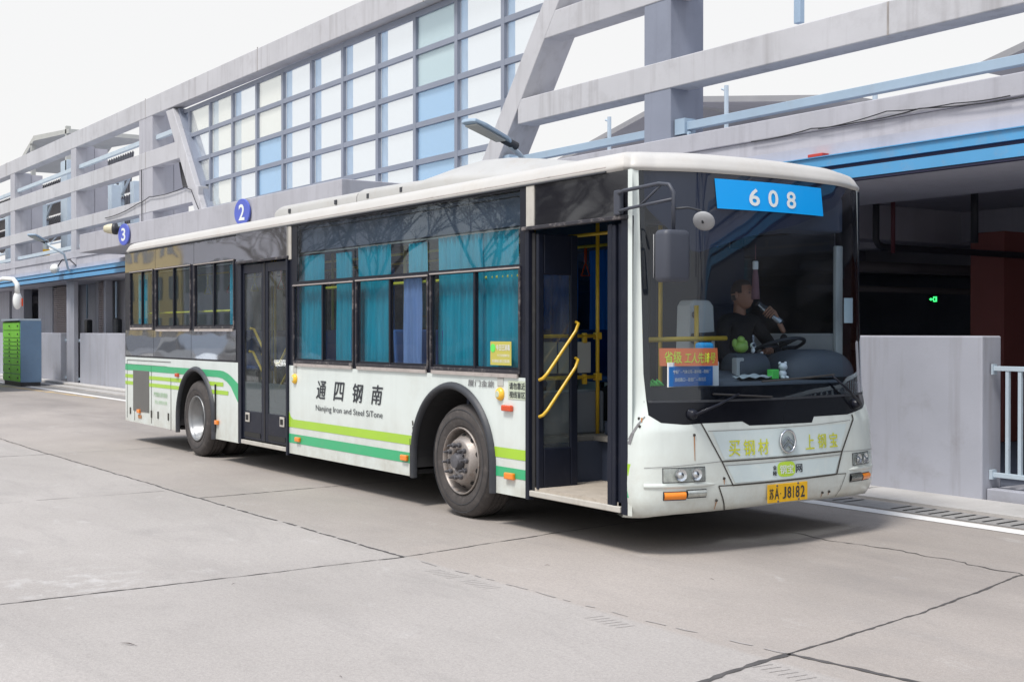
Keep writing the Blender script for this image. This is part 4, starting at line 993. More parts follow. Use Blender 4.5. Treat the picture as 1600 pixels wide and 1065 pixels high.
# ---- stripes
def strip(x0, x1, z0, z1, mat, y=YN-.0035, **kw): m = MB(); side_strip(m, x0, x1, z0, z1, y); return bp('stripe', m, mat, merge=True)
gt = lambda x: interp(x, [-5.83,-2.1,-1.95,-1.8,-1.7,-1.477], [1.125,1.125,1.118,1.09,1.06,.975])
gb = lambda x: interp(x, [-5.83,-2.15,-2.0,-1.85,-1.72,-1.477], [1.04,1.04,1.03,.995,.94,.745])
strip(-5.825, -1.477, gb, gt, 'stripe_green')
strip(-5.825, -1.96, .93, .98, 'stripe_lime'); strip(-5.825, -1.80, .83, .88, 'stripe_lime')
strip(-.038, 2.70, .562, .648, 'stripe_lime'); strip(3.99, 4.486, .572, .655, 'stripe_lime')
strip(-.038, 2.70, .393, .490, 'stripe_green'); strip(3.99, 4.486, .418, .498, 'stripe_green')
m = MB(); m.poly([(-.038,YN-.0035,.6485),(.07,YN-.0035,.6485),(.0,YN-.0035,.68),(-.038,YN-.0035,.74)]); bp('stripe', m, 'stripe_lime')
for z0, z1, mt in ((.575,.66,'stripe_lime'),(.42,.50,'stripe_green')):
    m = MB(); m.grid([[(5.737,-1.254,z) for z in (z0,z1)],[(5.776,-1.2475,z) for z in (z0,z1)]]); bp('stripe', m, mt)
# ---- side lettering
def stext(body, x0, x1, z0, z1, mat, name='lettering', sh=0.0, off=.006, **kw):
    m = MB(); put_text(m, body, lambda u, v: (x0+(x1-x0)*u+sh*v, YN-off, z0+(z1-z0)*v), **kw); return bp(name, m, mat)
for i, ch in enumerate('通四钢南'): stext(ch, .645+i*.405, .645+i*.405+.205, .90, 1.088, 'text_black', sh=.045, bold=.014)
stext('Nanjing Iron and Steel SiTone', .64, 2.10, .758, .835, 'text_black')
stext('厦门金旅', 3.62, 4.02, 1.14, 1.195, 'text_grey', bold=.012)
m = MB(); m.box(4.225,4.478,YN-.004,YN-.001,1.055,1.205); q = bp('warning_label', m, 'label_pale')
stext('请勿靠近', 4.245, 4.465, 1.135, 1.19, 'text_black', bold=.02); stext('视线盲区', 4.245, 4.465, 1.067, 1.12, 'text_black', bold=.02)
stext('严禁烟火请勿靠近', -4.55, -3.98, .70, .765, 'text_green', bold=.01); stext('禁止攀爬车辆', -4.5, -4.0, .60, .655, 'text_green')
# sanitising sticker in the window
m = MB(); m.box(3.955,4.262,YN+.002,YN+.005,1.325,1.52); st = bp('window_sticker', m, 'sticker_gold')
m = MB(); put_text(m, '今日已消毒', lambda u, v: (4.04+.205*u, YN+.0, 1.445+.05*v), bold=.02); put_text(m, '为了您的健康安全', lambda u, v: (4.06+.18*u, YN+.0, 1.395+.022*v)); put_text(m, '本车辆每日通风 定期消毒', lambda u, v: (3.98+.26*u, YN+.0, 1.345+.028*v)); m.build('lettering', 'paper_white', st)
m = MB(); m.lathe([(0,0),(.035,0),(.035,.003),(0,.003)], (3.995,YN-.001,1.465), 'Y', 20); m.build('badge', 'fluo_green', st)
# ---- panel seams, grille, flaps
m = MB()
for (a, b, c, d) in ((-5.74,.34,-5.735,1.19),(-4.655,.32,-4.648,1.12),(-3.85,.27,-3.842,.98),(-5.40,.32,-5.395,.46)): m.box(a, c, YN-.005, YN-.001, b, d)
m.box(-5.74,-3.85,YN-.005,YN-.001,1.185,1.192); m.box(-5.80,-4.0,YN-.005,YN-.001,1.127,1.130)
m.box(2.62,2.628,YN-.006,YN-.001,.27,.62)
bp('panel_seams', m, 'seam_dark')
m = MB(); m.box(-5.45,-4.75,YN-.008,YN-.001,.46,1.045); bp('engine_grille', m, 'mesh_grille', bevel=.003)
for x in (-5.60,-4.66,-4.38,-3.96): m = MB(); m.box(x,x+.035,YN-.012,YN-.001,.40,.50); bp('flap_latch', m, 'seam_dark', bevel=.004)
m = MB(); m.box(-5.22,-5.08,YN-.01,YN-.001,.36,.41); bp('rust_mark', m, 'rust', bevel=.004)
m = MB()
for k in range(9):
    x = 2.655+random.uniform(-.02,.02); z = .30+k*.055; m.poly([(x,YN-.0055,z),(x+.02,YN-.0055,z+.01),(x+.012,YN-.0055,z+.05),(x-.006,YN-.0055,z+.045)])
bp('paint_chips', m, 'seam_dark')
m = MB(); m.box(-2.215,-2.195,YN-.02,YN-.001,.36,.95); bp('arch_rubber', m, 'black_rubber', bevel=.005)
# marker lamps
for x, z, w_, h_, mt in ((-5.22,.435,.11,.055,'amber'),(-3.62,1.0,.10,.05,'red_lens'),(-2.19,.455,.09,.055,'amber'),(.16,.415,.11,.05,'amber'),(2.48,.41,.12,.055,'amber'),(4.20,.405,.13,.055,'amber'),(4.16,.955,.14,.05,'red_lens')):
    m = MB(); m.box(x,x+w_,YN-.035,YN-.001,z,z+h_); l_ = bp('marker_lamp', m, mt, bevel=.01)
for x in (.118, 4.112):
    m = MB(); m.lathe([(0,-.03),(.03,-.035),(.045,-.025),(.055,-.01),(.055,0),(0,0)], (x,YN-.001,1.09), 'Y', 24); b_ = bp('round_lamp', m, 'amber_yellow', smooth=True)
    m = MB(); m.lathe([(.0,-.036),(.024,-.037),(.028,-.033)], (x,YN-.002,1.09), 'Y', 20); m.build('button', 'label_pale', b_)
    m = MB(); m.box(x-.045,x+.045,YN-.006,YN-.001,1.155,1.225); bp('blanking_plate', m, 'interior_pale', bevel=.003)
# ---- wheels
def tyre(prof_, n=72, parent=None):
    m = MB(); m.lathe(prof_, (0,0,0), 'Y', n); return m
R0 = .487
TP = [(.285,.025),(.30,.0),(.33,-.012),(.38,-.02),(.43,-.014),(.462,.004),(.478,.03),(R0,.05),(R0,.075),(R0-.012,.08),(R0-.012,.088),(R0,.093),(R0,.125),(R0-.012,.13),(R0-.012,.14),(R0,.145),(R0,.18),(R0-.012,.185),(R0-.012,.193),(R0,.2),(R0,.225),(.478,.245),(.43,.28),(.33,.28),(.285,.26),(.285,.025)]
def front_wheel(x, y, flip=1):
    m = tyre([(r, t*flip) for r, t in TP]); wv_ = m.build('wheel', 'tyre_rubber', BUS, angle=35); wv_.location = (x, y, R0)
    m = MB(); m.lathe([(.372,-.0235*flip),(.375,-.0245*flip),(.378,-.0235*flip)], (0,0,0), 'Y', 60); m.lathe([(.44,-.0145*flip),(.443,-.0165*flip),(.446,-.0135*flip)], (0,0,0), 'Y', 60); m.build('tyre_bead_line', 'dark_plastic', wv_)
    m = MB(); m.lathe([(.286,.02*flip),(.292,-.004*flip),(.286,-.016*flip),(.277,-.010*flip),(.272,.02*flip),(.268,.09*flip),(.262,.12*flip)], (0,0,0), 'Y', 60)
    m.build('rim', 'rim_steel', wv_, smooth=True)
    # dished disc with ten hand holes: rings of radial cells
    rows = []
    pr = [(.264,.10),(.250,.075),(.240,.055),(.205,.01),(.190,-.02),(.178,-.03),(.12,-.032),(.10,-.028),(.095,.02)]
    n = 120
    m = MB()
    for r, t in pr: rows.append([(r*math.cos(2*math.pi*q/n), t*flip, r*math.sin(2*math.pi*q/n)) for q in range(n)])
    m.grid(rows, True, )
    m.build('disc', 'rim_steel', wv_, smooth=True)
    hm = MB()
    for k in range(10):
        a = 2*math.pi*(k+.5)/10; u = Vector((math.cos(a),0,math.sin(a))); t_ = Vector((-math.sin(a),0,math.cos(a))); nrm = (u*.75+Vector((0,-flip*.66,0))).normalized(); s2 = nrm.cross(t_)
        c = u*.2235+Vector((0,.0285*flip,0))+nrm*.003
        hm.poly([tuple(c+t_*math.cos(b)*.023+s2*math.sin(b)*.017) for b in [2*math.pi*i/16 for i in range(16)]])
    hm.build('hand_holes', 'slot_black', wv_)
    for k in range(10):
        a = 2*math.pi*k/10+.1; c = (.143*math.cos(a), 0, .143*math.sin(a))
        m = MB(); m.lathe([(0,-.105*flip),(.009,-.105*flip),(.012,-.08*flip),(.012,-.062*flip),(.021,-.058*flip),(.023,-.034*flip),(0,-.03*flip)], c, 'Y', 10); m.build('wheel_nut', 'nut_steel', wv_, angle=40)
    m = MB(); m.lathe([(.093,.02*flip),(.085,-.01*flip),(.074,-.012*flip),(.07,-.05*flip),(.06,-.075*flip),(.03,-.08*flip),(0,-.08*flip)], (0,0,0), 'Y', 24)
    for k in range(8):
        a = 2*math.pi*k/8; m.lathe([(0,-.028*flip),(.009,-.028*flip),(.009,-.01*flip)], (.083*math.cos(a),0,.083*math.sin(a)), 'Y', 6)
    m.build('hub', 'nut_steel', wv_, angle=40)
    return wv_
fw = front_wheel(3.47, -1.228)
fw2 = front_wheel(3.47, 1.228, -1)
def rear_wheel(x, y, flip=1):
    m = tyre([(r, t*flip) for r, t in TP]); wv_ = m.build('wheel', 'tyre_rubber', BUS, angle=35); wv_.location = (x, y, R0)
    m = MB(); m.lathe([(.372,-.0235*flip),(.375,-.0245*flip),(.378,-.0235*flip)], (0,0,0), 'Y', 60); m.build('tyre_bead_line', 'dark_plastic', wv_)
    m = MB(); m.lathe([(.286,.02*flip),(.292,-.004*flip),(.286,-.016*flip),(.275,-.010*flip),(.262,.02*flip),(.255,.05*flip),(.243,.06*flip),(.238,.13*flip),(.228,.14*flip),(.222,.19*flip)], (0,0,0), 'Y', 60); m.build('rim', 'rim_bright', wv_, smooth=True)
    m = MB(); m.lathe([(.222,.19*flip),(.15,.215*flip),(.14,.20*flip),(.13,.14*flip),(.09,.12*flip),(0,.115*flip)], (0,0,0), 'Y', 48); m.build('disc', 'nut_steel', wv_, smooth=True)
    for k in range(10):
        a = 2*math.pi*k/10; m = MB(); m.lathe([(0,.15*flip),(.02,.15*flip),(.022,.205*flip)], (.172*math.cos(a),0,.172*math.sin(a)), 'Y', 8); m.build('wheel_nut', 'nut_steel', wv_)
    m = tyre([(r, (t+.33)*flip) for r, t in TP], 48); m.build('inner_tyre', 'tyre_rubber', wv_, angle=35)
    return wv_
rear_wheel(-2.93, -1.225); rear_wheel(-2.93, 1.225, -1)
m = MB(); m.tube([(3.47,-.95,R0),(3.47,.95,R0)], .07, 10); m.tube([(-2.93,-.6,R0),(-2.93,.6,R0)], .1, 10); bp('axles', m, 'underbody')
# ---- front details
m = MB()
fribbon(m, [(-.80,.945),(-.629,.666),(-.536,.491)], .010); fribbon(m, [(.801,.951),(.818,.915),(.648,.671),(.568,.502)], .016)
fribbon(m, [(-.629,.666),(.648,.671)], .010); fribbon(m, [(-.536,.491),(.568,.500)], .012)
fribbon(m, [(-.664,.493),(-.583,.31)], .010); fribbon(m, [(.691,.496),(.594,.322)], .005); fribbon(m, [(-.664,.493),(-.536,.491)], .008); fribbon(m, [(.568,.5),(.691,.496)], .006)
bp('front_seams', m, 'seam_dark')
m = MB()
fribbon(m, [(-.744,.888),(-.40,.888),(.35,.893),(.772,.907)], .004); fribbon(m, [(-.61,.636),(.63,.647)], .004)
fribbon(m, [(-1.20,.64),(-.63,.668)], .004); fribbon(m, [(.66,.668),(1.15,.655)], .004)
fribbon(m, [(-1.2445,.80),(-1.238,.88),(-1.225,.95),(-1.2,1.0)], .006)
bp('front_creases', m, 'text_grey')
m = MB(); fpatch(m, 0,0,0,0, .0025, 30, 3) if False else None
def patch(y0, y1, z0, z1, sl, mat, off=.003):
    m = MB(); rows = []
    for j in range(5):
        t = j/4; z = z0+(z1-z0)*t; rows.append([fp(y0-sl*t+(y1-y0+2*sl*t)*i/24, z, off) for i in range(25)])
    m.grid(rows); return bp('advert_film', m, mat)
patch(-.605, .625, .680, .882, .10, 'front_sticker'); patch(-.515, .545, .508, .632, .07, 'front_sticker')
m = MB()
for i, ch in enumerate('买钢材'): ftext(m, ch, -.565+i*.135, -.565+i*.135+.10, .700, .812, .007, bold=.014)
for i, ch in enumerate('上钢宝'): ftext(m, ch, .20+i*.145, .20+i*.145+.10, .712, .822, .007, bold=.014)
bp('advert_lettering', m, 'text_yellow')
m = MB(); rows = []
pts = []
for k in range(32):
    a = 2*math.pi*k/32; c_, s2 = math.cos(a), math.sin(a)
    pts.append(fp(-.02+.093*math.copysign(abs(c_)**.6, c_), .580+.056*math.copysign(abs(s2)**.6, s2), .005))
m.poly(pts); bp('advert_badge', m, 'logo_lime')
m = MB(); ftext(m, '钢宝', -.09, .05, .545, .612, .008, bold=.012); bp('advert_lettering', m, 'white_letter')
m = MB(); ftext(m, '网', .08, .15, .548, .608, .006, bold=.02); ftext(m, '金', -.158, -.120, .580, .612, .006, bold=.02); ftext(m, '陵', -.158, -.120, .538, .572, .006, bold=.02); bp('advert_lettering', m, 'text_black')
# emblem: chrome ring with two chevrons
m = MB(); rows = []
for k in range(40):
    a = 2*math.pi*k/40; cy, cz = math.cos(a), math.sin(a)
    rows.append([fp(-.005+cy*(.078+.008*math.cos(b)), .785+cz*(.082+.008*math.cos(b)), .016+.009*math.sin(b)) for b in [2*math.pi*q/8 for q in range(8)]])
rows.append(rows[0]); m.grid(rows, True); em = bp('emblem', m, 'chrome', smooth=True)
for dz in (.018, -.028):
    m = MB(); 
    for s3 in (-1, 1):
        pl = [(0,.785+dz+.022),(s3*.058,.785+dz-.022),(s3*.058,.785+dz-.046),(0,.785+dz-.002)]
        a_ = [fp(-.005+y, z, .008) for y, z in pl]; b_ = [fp(-.005+y, z, .020) for y, z in pl]
        m.add(a_+b_, [(0,1,2,3),(4,5,6,7),(0,1,5,4),(1,2,6,5),(2,3,7,6),(3,0,4,7)])
    m.build('chevron', 'chrome', em)
# lights in shallow recesses
def lightbox(y0, y1, z0, z1, mat, name, dx=.0):
    m = MB(); fpatch(m, y0-.006, y1+.006, z0-.006, z1+.006, .004, 10, 2); h = bp(name, m, 'dark_plastic')
    m = MB(); rows = []
    for i in range(11):
        y = y0+(y1-y0)*i/10; rows.append([fp(y, z0, .005), fp(y, z0+.008, .018), fp(y, (z0+z1)/2, .022), fp(y, z1-.008, .018), fp(y, z1, .005)])
    m.grid(rows); m.build('lens', mat, h, smooth=True); return h
def cluster(y0, y1, z0, z1, ys_, r):
    m = MB(); fpatch(m, y0-.005, y1+.005, z0-.005, z1+.005, .003, 10, 2); h = bp('headlight', m, 'dark_plastic')
    m = MB(); fpatch(m, y0, y1, z0, z1, .005, 10, 4); m.build('backing', 'lamp_glass', h)
    for y in ys_:
        m = MB(); m.grid([[fp(y+rr*math.cos(a), (z0+z1)/2+rr*math.sin(a), o_) for a in [2*math.pi*q/24 for q in range(24)]] for rr, o_ in ((r,.018),(r*.93,.018),(r*.8,.010),(r*.35,.006),(r*.3,.014),(0,.016))], True); m.build('reflector', 'chrome', h, smooth=True)
    m = MB(); rows = []
    for i in range(13):
        y = y0+(y1-y0)*i/12; rows.append([fp(y, z0, .006), fp(y, z0+.006, .022), fp(y, (z0+z1)/2, .026), fp(y, z1-.006, .022), fp(y, z1, .006)])
    m.grid(rows); m.build('lens', 'lamp_cover', h, smooth=True); return h
def reflectors(h, ys_, z, r=.036):
    for y in ys_:
        m = MB(); c = fp(y, z, .0); m.lathe([(r,.026),(r*.8,.024),(r*.3,.020),(0,.02)], c, 'X', 20); m.build('reflector', 'chrome', h, smooth=True)
cluster(-1.095, -.782, .538, .634, (-.975,-.855), .043)
cluster(.79, 1.046, .554, .642, (.865,.965), .040)
lightbox(-1.09, -.938, .414, .466, 'amber', 'turn_signal'); lightbox(.918, 1.046, .426, .477, 'amber', 'turn_signal')
h = lightbox(-.925, -.775, .424, .474, 'lamp_glass', 'fog_lamp'); h = lightbox(.75, .905, .428, .484, 'lens_dark', 'fog_lamp')
# sculpted ledge between the lights
for a, b, z in ((-1.20,-.66,.508),(.70,1.12,.520)):
    m = MB(); rows = []
    for i in range(25):
        y = a+(b-a)*i/24; e = min(1, (b-y)/.12) if b < 0 else min(1, (y-a)/.12)
        rows.append([fp(y, z+dz*max(e, .05), -.002+o_*max(e, .0)) for dz, o_ in ((.022,0),(.014,.010),(.0,.013),(-.010,.009),(-.016,0))])
    m.grid(rows); bp('bumper_ledge', m, 'bus_white', smooth=True)
# licence plate
m = MB(); pc = fp(-.01, .405, .018)
X0 = 6.095
m.box(X0, X0+.006, -.222, .202, .338, .475); pl_ = bp('licence_plate', m, 'plate_yellow', bevel=.004)
m = MB()
put_text(m, '苏', lambda u, v: (X0+.0085, -.205+.042*u, .365+.078*v), bold=.02)
put_text(m, 'A', lambda u, v: (X0+.0085, -.152+.048*u, .362+.085*v), bold=.015); put_text(m, '.', lambda u, v: (X0+.0085, -.094+.010*u, .398+.010*v))
for ch, a, w_ in (('J',-.068,.038),('8',-.018,.042),('I',.042,.009),('8',.070,.042),('2',.124,.045)):
    put_text(m, ch, lambda u, v: (X0+.0085, a+w_*u, .362+.088*v), bold=.015)
m.build('plate_number', 'text_black', pl_)
m = MB()
for y, z in ((-.125,.462),(.098,.468),(-.115,.347),(.105,.35)): m.lathe([(0,.012),(.007,.011),(.009,.006)], (X0,y,z), 'X', 8)
m.build('plate_bolts', 'nut_steel', pl_)
# rust drips and bolts
m = MB()
for y, z, L in ((-.86,.862,.18),(-.614,.536,.035),(-.678,.382,.06),(.405,.36,.03),(.489,.361,.02),(-1.215,.99,.03)):
    m.add([fp(y-.005,z,.004),fp(y+.005,z,.004),fp(y+.002,z-L,.004),fp(y-.002,z-L,.004)], [(0,1,2,3)])
bp('rust_drips', m, 'rust')
m = MB()
for y, z in ((-.86,.865),(-.614,.545),(-.678,.39),(.405,.37),(.489,.371),(-1.228,.985),(-1.222,.93)):
    c = fp(y, z, .0); m.lathe([(0,.010),(.009,.009),(.011,0)], c, 'X', 8)
bp('cover_bolts', m, 'seam_dark')
# wipers
def wiper(pv, kn, tip, tail):
    m = MB(); c = fp(*pv, .0); m.lathe([(0,.055),(.022,.052),(.032,.04),(.038,.02),(.04,0)], c, 'X', 20); w_ = bp('wiper', m, 'black_trim', smooth=True)
    m = MB(); P = [fp(*pv, .06), fp(*[pv[i]+(kn[i]-pv[i])*.5 for i in (0,1)], .06), fp(*kn, .045)]; m.tube(P, [.012,.010,.007], 8); m.build('arm', 'black_trim', w_, smooth=True)
    m = MB(); n = 12; rows = []
    for i in range(n+1):
        t = i/n; y = tail[0]+(tip[0]-tail[0])*t; z = tail[1]+(tip[1]-tail[1])*t; rows.append(fp(y, z, .018+.012*math.sin(math.pi*t)))
    m.tube(rows, .008, 6); m.tube([fp(*tail,.008), fp(*[(tail[i]+tip[i])/2 for i in (0,1)],.012), fp(*tip,.008)], .004, 6); m.build('blade', 'black_rubber', w_)
wiper((-.875,1.013), (-.492,1.150), (-.160,1.120), (-.70,1.153)); wiper((.866,1.029), (.50,1.262), (-.25,1.235), (.56,1.268))
# mirrors
def rounded_box(mb, cx, cy, hx, hy, z0, z1, r=.02, n=6):
    pts = []
    for (sx, sy, a0) in ((1,1,0),(-1,1,90),(-1,-1,180),(1,-1,270)):
        for k in range(n+1):
            a = math.radians(a0+90*k/n); pts.append((cx+sx*(hx-r)+r*math.cos(a), cy+sy*(hy-r)+r*math.sin(a)))
    rows = []
    for z, s_ in ((z0,.82),(z0+.012,.95),(z0+.035,1),(z1-.035,1),(z1-.012,.95),(z1,.82)): rows.append([(cx+(x-cx)*s_, cy+(y-cy)*s_, z) for x, y in pts])
    mb.grid(rows, True); mb.poly(rows[0][::-1]); mb.poly(rows[-1]); return mb
m = MB(); rounded_box(m, 6.33, -1.36, .07, .115, 1.93, 2.275, .045); mi = bp('door_mirror', m, 'mirror_grey', smooth=True)
m = MB(); m.box(6.252,6.26,-1.46,-1.26,1.96,2.25); m.build('mirror_glass', 'chrome', mi)
m = MB(); m.tube([(5.66,-1.28,2.585),(5.80,-1.34,2.59),(6.20,-1.36,2.60),(6.29,-1.355,2.585),(6.33,-1.35,2.53),(6.33,-1.35,2.27)], .0135, 10); m.tube([(5.66,-1.28,2.46),(5.85,-1.34,2.462),(6.33,-1.35,2.485)], .0115, 8); m.tube([(5.98,-1.345,2.47),(6.22,-1.355,2.595)], .009, 8); m.build('arm', 'mirror_grey', mi, smooth=True)
m = MB(); m.box(5.63,5.70,-1.30,-1.255,2.43,2.61); m.build('bracket', 'mirror_grey', mi, bevel=.01)
m = MB(); c = Vector((6.42,-1.16,2.34)); ax = Vector((-.35,.55,.45)).normalized(); a1 = ax.orthogonal().normalized(); b1 = ax.cross(a1); rows = []
for r, t in ((0,-.026),(.044,-.023),(.068,-.01),(.075,0),(.070,.006),(0,.007)): rows.append([tuple(c+a1*r*math.cos(q)+b1*r*math.sin(q)+ax*t) for q in [2*math.pi*i/28 for i in range(28)]])
m.grid(rows, True); rm = bp('round_mirror', m, 'round_grey', smooth=True)
m = MB(); m.tube([(6.33,-1.34,2.42),(6.37,-1.26,2.43),(6.42,-1.19,2.41),tuple(c-ax*.03)], .008, 8); m.build('arm', 'dark_plastic', rm, smooth=True)
# route number film and signs stuck to the glass
m = MB(); rows = []
for i in range(13):
    t = i/12; rows.append([fp(-.60+t*1.118+.016*(1-j/3)*t+.014*(1-j/3)*(1-t), 2.496+(2.714-2.496)*j/3, .004) for j in range(4)])
m.grid(rows); rs = bp('route_sign', m, None); 
mt_, n_, o_ = _new('route_blue')
b_ = n_.nodes.new('ShaderNodeBsdfPrincipled'); n_.links.new(b_.outputs[0], o_.inputs[0])
t_ = n_.nodes.new('ShaderNodeTexWave'); t_.inputs['Scale'].default_value = .55; t_.inputs['Distortion'].default_value = 2.5; t_.inputs['Detail'].default_value = 0
mp_ = _map(n_, (0,.45,2.4)); n_.links.new(mp_, t_.inputs['Vector'])
n_.links.new(_mix(n_, _ramp(n_, t_.outputs['Fac'], .45, .5), (.0,.36,.90), (.02,.55,.98)), b_.inputs['Base Color']); b_.inputs['Roughness'].default_value = .3
rs.data.materials.clear(); rs.data.materials.append(mt_)
m = MB()
for ch, a in (('6',-.29),('0',-.10),('8',.095)): ftext(m, ch, a, a+.105, 2.53, 2.66, .008, bold=.02)
m.build('route_number', 'white_letter', rs)
m = MB(); m.grid([[fp(-1.083+t*.452/6, z, -.004) for z in (1.355,1.42,1.482)] for t in range(7)]); so_ = bp('honour_sign', m, 'sticker_orange')
m = MB()
put_text(m, '省级', lambda u, v: fp(-1.045+.125*u, 1.375+.085*v, -.0015), bold=.018); put_text(m, '工人先锋号', lambda u, v: fp(-.90+.24*u+.01*v, 1.375+.075*v-.0*u, -.0015), bold=.014); m.build('lettering', 'sign_lime', so_)

# ================================================================== BUS INTERIOR
def rod(pts, mat='yellow_bar', r=.0165, name='handrail', parent=None): m = MB(); m.tube(pts, r, 10); return bp(name, m, mat, parent, smooth=True)
# dashboard
m = MB(); pr = [(5.80,1.0),(5.80,1.235),(5.62,1.30),(5.45,1.30),(5.38,1.22),(5.36,.80),(5.80,.80)]
m.prism([(x,-.50,z) for x, z in pr], (0,1.62,0)); m.prism([(x,-.50,z) for x, z in [(5.803,1.0),(5.803,1.232),(5.90,1.215),(5.90,1.0)]], (0,1.32,0)); dash = bp('dashboard', m, 'interior_grey', bevel=.03)
m = MB(); m.prism([(x,-1.15,z) for x, z in [(5.77,1.05),(5.77,1.20),(5.62,1.20),(5.62,1.05)]], (0,.645,0)); m.build('shelf', 'interior_dark', dash)
def dome(cx, cy, hx, hy, z0, h, name, mat, parent=dash, p=3.0):
    m = MB(); rows = []
    for j in range(9):
        t = j/8*math.pi/2; s_ = math.cos(t)**.6 if j < 8 else 0; z = z0+h*math.sin(t)
        rows.append([(cx+hx*s_*math.copysign(abs(math.cos(a))**.7, math.cos(a)), cy+hy*s_*math.copysign(abs(math.sin(a))**.7, math.sin(a)), z) for a in [2*math.pi*q/28 for q in range(28)]])
    m.grid(rows, True); return m.build(name, mat, parent, smooth=True)
dome(5.62, .72, .26, .42, 1.24, .22, 'instrument_hood', 'interior_grey')
m = MB(); m.lathe([(.0,-.16),(.11,-.16),(.115,-.15),(.115,.15),(.11,.16),(0,.16)], (5.62,.03,1.32), 'Y', 28); m.build('display_pod', 'interior_grey', dash, smooth=True)
m = MB(); m.box(5.66,5.72,-.16,-.08,1.25,1.40); m.build('ticket_reader', 'interior_pale', dash, bevel=.01)
# steering wheel
m = MB(); c = Vector((5.36,.66,1.47)); ax = Vector((-.35,0,.94)).normalized(); a1 = Vector((0,1,0)); b1 = ax.cross(a1); rows = []
for i in range(41):
    a = 2*math.pi*i/40; d = a1*math.cos(a)+b1*math.sin(a); rows.append([tuple(c+d*(.22+.015*math.cos(q))+ax*.015*math.sin(q)) for q in [2*math.pi*k/8 for k in range(8)]])
m.grid(rows, True)
for s3 in (-1, 1): m.tube([tuple(c), tuple(c+a1*.22*s3)], .016, 6)
m.tube([tuple(c), tuple(c-b1*.22)], .016, 6); m.tube([tuple(c+ax*.01), tuple(c-ax*.5)], .03, 8)
sw = bp('steering_wheel', m, 'dark_plastic', smooth=True)
# fare box
m = MB(); m.prism([(5.30,-.44,.80),(5.30,-.40,1.80),(5.30,-.37,1.845),(5.30,-.19,1.845),(5.30,-.15,1.80),(5.30,-.09,.80)], (.16,0,0)); fb = bp('fare_box', m, 'interior_pale', bevel=.02)
m = MB(); m.prism([(5.462,-.41,1.53),(5.462,-.39,1.585),(5.462,-.15,1.60),(5.462,-.13,1.54),(5.462,-.17,1.555),(5.462,-.20,1.51),(5.462,-.36,1.50)], (.012,0,0)); m.build('coin_slot', 'slot_black', fb)
m = MB(); m.lathe([(0,.02),(.02,.018),(.026,0)], (5.462,-.36,1.73), 'X', 14); m.build('lock', 'dark_plastic', fb)
rod([(5.62,-1.0,1.54),(5.62,-.18,1.55)], r=.019); rod([(5.55,-.42,.78),(5.55,-.42,1.80)], r=.018)
rod([(5.0,-.30,.74),(5.0,-.30,2.68)], 'yellow_bar', .018); rod([(5.35,-1.08,.78),(5.5,-1.1,1.25),(5.62,-1.02,1.62)], 'yellow_bar', .016)
rod([(5.60,-1.12,1.2),(5.52,-1.05,2.1)], 'steel_pale', .010, 'stay_rod')
# pole and barrier by the entrance
rod([(4.3,-.39,.74),(4.3,-.39,2.68)]); rod([(4.3,-.39,1.565),(4.3,-1.14,1.56)], 'yellow_bar'); rod([(4.3,-.39,1.22),(4.3,-1.14,1.215)], 'yellow_bar')
for z in (1.565,1.22):
    for y in (-.53,-.99): m = MB(); m.box(4.285,4.315,y-.02,y+.02,z-.06,z+.025); bp('rail_clamp', m, 'yellow_bar', bevel=.006)
    m = MB(); m.box(4.275,4.325,-.42,-.36,z-.03,z+.03); bp('rail_clamp', m, 'yellow_bar', bevel=.006)
m = MB(); m.box(4.29,4.30,-.80,-.46,1.255,1.515); m.box(4.29,4.30,-1.12,-.815,1.255,1.515); bp('barrier_panel', m, 'interior_pale', bevel=.02)
m = MB(); m.box(4.02,4.28,-1.19,-.30,.741,1.10); bp('wheel_box', m, 'interior_mid', bevel=.02)
m = MB(); m.box(4.47,5.1,-.46,-.0,.742,.86); bp('battery_box', m, 'interior_dark', bevel=.02)
# ceiling rails with hanging grips
for y in (-.45, .45): rod([(-5.3,y,2.42),(4.9,y,2.42)], 'yellow_bar', .015)
for y, zz in ((-1.12,2.06),): rod([(.1,y,zz),(4.3,y,zz)], 'lime_bar', .014)
rod([(-5.5,-1.12,1.86),(-1.65,-1.12,1.86)], 'lime_bar', .014)
for i in range(11):
    x = -4.6+i*.85
    for y in (-.45,.45):
        m = MB(); m.box(x-.008,x+.008,y-.012,y+.012,2.27,2.43); m.tube([(x,y-.05,2.14),(x,y,2.27),(x,y+.05,2.14),(x,y-.05,2.14)], .009, 6); bp('grip', m, 'red_lens' if i % 2 else 'lime_bar')
for x in (-4.4,-1.6,.05,2.2): rod([(x,.45,.74),(x,.45,2.68)]); 
for x in (-1.55,.02): rod([(x,-.75,.74),(x,-.75,2.68)])
rod([(1.2,-.5,.74),(1.2,-.5,2.68)]); rod([(3.0,-.5,.74),(3.0,-.5,2.68)])
# passenger seats
def seat(x, y):
    m = MB(); m.box(x-.21,x+.21,y-.2,y+.2,1.10,1.16); s_ = bp('seat', m, 'seat_blue', bevel=.03)
    m = MB(); m.prism([(x-.20,y-.2,1.14),(x-.26,y-.2,1.62),(x-.30,y-.2,1.62),(x-.25,y-.2,1.12)], (0,.4,0)); m.build('backrest', 'seat_blue', s_, bevel=.02)
    m = MB(); m.box(x-.15,x-.11,y-.02,y+.02,.74,1.10); m.box(x+.11,x+.15,y-.02,y+.02,.74,1.10); m.build('seat_frame', 'interior_dark', s_)
for x in (-5.2,-4.3,-3.4,-2.5,.6,1.5,2.4,3.3):
    for y in (-.95,-.52): seat(x, y)
for x in (-5.2,-4.2,-3.2,-2.2,-1.2,-.2,.8,1.8,2.8,3.7): seat(x, .95)
